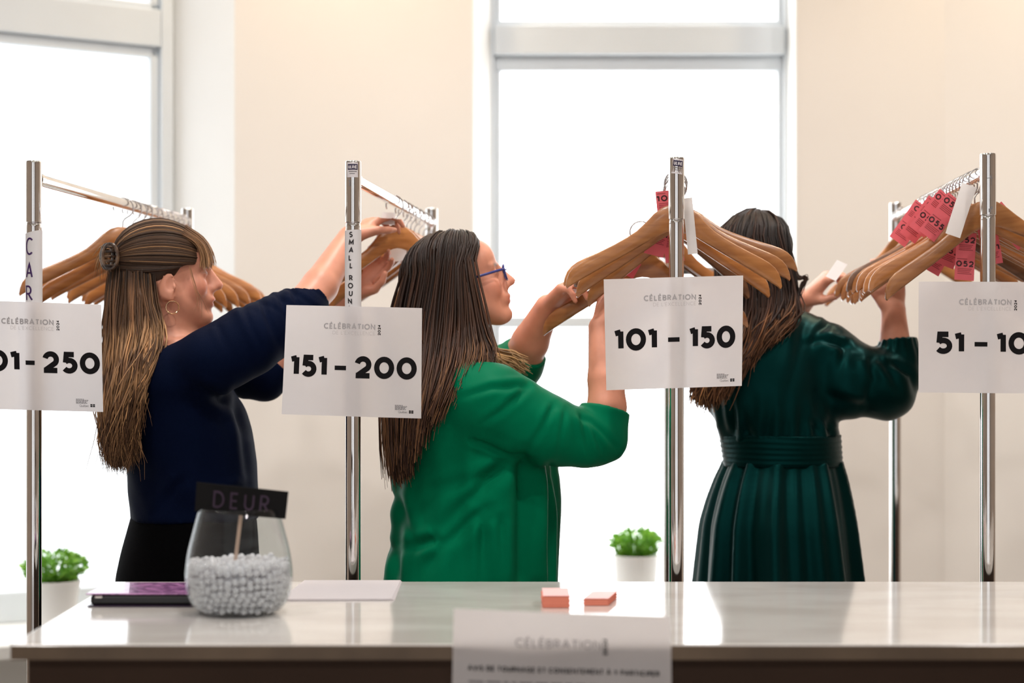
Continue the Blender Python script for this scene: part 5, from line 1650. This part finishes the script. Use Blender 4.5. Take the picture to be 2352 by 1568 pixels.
f = Field((.40, 3.80, 1.03), (.84, 4.16, 1.15), .0035)
f.loft([sec3(998, 1652, 1930, .112), sec3(1030, 1657, 1932, .112), sec3(1070, 1662, 1934, .112)], .0, sq=2.0)
finish('waistband', f, M['teal'], p3, 1, lambda V: .0012 * np.sin(V[:, 2] * 520 + 2.5 * noise3(V, 25, 2)) + .0012 * noise3(V, 50, 3))
f = Field((.36, 3.68, .36), (.90, 4.26, 1.08), .0045)
def pleat(th, z):
    a = np.clip((1.07 - z) / .5, 0, 1)
    return (.005 + .015 * a) * (np.sin(th * 11 + 1.8 * np.sin(th * 3 + .6) + z * 1.0) + .45 * np.sin(th * 23 + 2 + z * 2) * (1.2 - a))
f.loft([sec3(1058, 1668, 1928, .106), sec3(1090, 1652, 1938, .118), sec3(1140, 1634, 1948, .14), sec3(1200, 1618, 1958, .16), sec3(1330, 1606, 1972, .185), (.40, q3(1790, 1330)[0], W3c[1], .21, .20)], .0, pleat)
finish('dress_skirt', f, M['teal'], p3, 1)
shoes(p3, W3c[0], W3c[1], .085, 0, (.3, .95), M['black_trousers'])
S = Strands(21)
dk, md, lt = (.013, .0065, .0045), (.034, .015, .009), (.12, .052, .022)
f = Field(H3.o - .22, H3.o + .22, .0045)
f.ell(H3.w(-.022, 0, .034), np.array((.103, .084, .087)) * H3.s, H3.R, 0)
f.put(H3.o - .3, H3.o + .3, hairline(H3, .040, .5, 0), .012, 'sub')
finish('scalp_hair', f, M['hair'], p3, 1, col=lambda V: np.tile(np.array(dk), (len(V), 1)))
mid = [(.8, 0, .62), (.5, .0, .87), (0, 0, 1), (-.4, 0, .92)]
for sg in (-1, 1):
    e = [(.55, sg * .86, -.3), (.1, sg * 1.0, -.35), (-.5, sg * .86, -.4), (-1, sg * .1, -.4)]
    for col_, n_, lf in ((dk, 500, .0), (md, 120, .01)):
        S.over_head(H3, mid, e, n_, 12, .0016, col_, lift=lf, cvar=.35, rad=(.105, .087, .088))
GL3 = [[(1672, 590, .03), (1656, 650, .02), (1648, 730, -.01), (1632, 820, -.09), (1606, 880, -.13), (1604, 918, -.135)],
       [(1656, 590, -.03), (1654, 660, -.05), (1650, 750, -.09), (1634, 840, -.13), (1622, 890, -.14), (1622, 922, -.14)],
       [(1682, 590, -.085), (1684, 670, -.10), (1680, 760, -.125), (1660, 840, -.145), (1644, 890, -.15), (1640, 915, -.148)],
       [(1735, 590, -.105), (1738, 670, -.115), (1730, 750, -.135), (1700, 820, -.148), (1672, 870, -.15), (1660, 900, -.148)],
       [(1785, 590, -.090), (1792, 660, -.10), (1790, 710, -.115), (1776, 745, -.128), (1750, 775, -.135), (1735, 800, -.138)],
       [(1816, 590, -.055), (1824, 650, -.065), (1832, 695, -.08), (1830, 722, -.09), (1815, 740, -.108), (1800, 755, -.118)]]
GW3 = []
st3 = [(.55, .0, .84), (.3, .02, .95), (.05, .02, 1), (-.05, -.0, 1), (.05, -.03, 1), (.35, -.02, .93)]
en3 = [(.25, .97, .0), (-.45, .90, .0), (-.90, .42, .0), (-1, -.1, .0), (-.72, -.70, .0), (-.15, -.99, .0)]
for g, a, b in zip(GL3, st3, en3):
    GW3.append(Strands.skull_path(H3, a, b, 4, rad=(.108, .090, .091)) + [q3(*p) for p in g[1:]])
S.sheet(GW3, 1300, 13, .0028, np.array([dk] * 7 + [md] * 4 + [lt] * 2), jit=.006, fly=.006, wave=.008, cvar=.4)
S.sheet(GW3, 500, 13, .0020, np.array([md] * 8 + [lt] * 5), jit=.008, fly=.010, wave=.010, cvar=.4)
S.sheet(GW3[:3], 120, 13, .0017, np.array([md] * 9 + [(.40, .19, .07)] * 4), jit=.007, fly=.012, wave=.008, cvar=.3)
S.sheet([[q3(1824, 590, -.03), q3(1834, 630, -.04), q3(1856, 640, -.04), q3(1842, 652, -.045), q3(1836, 680, -.05)], [q3(1820, 580, -.04), q3(1832, 640, -.05), q3(1850, 632, -.05), q3(1850, 648, -.05), q3(1830, 690, -.06)]], 30, 12, .0011, md, jit=.002, fly=.004)
S.build('hair', M['hair'], p3)
f = Field((.38, 3.74, 1.16), (.74, 4.12, 1.60), .006)
for g in GW3:
    c = catmull(g[4:], 6)
    f.chain(list(c), [.008, .011, .012, .010, .006, .002], .02)
finish('hair_volume', f, M['hair'], p3, 2, lambda V: .003 * np.sin(V[:, 0] * 260 + V[:, 1] * 200 + 3 * noise3(V, 14, 5)), col=lambda V: np.tile(np.array(dk) * .8, (len(V), 1)))
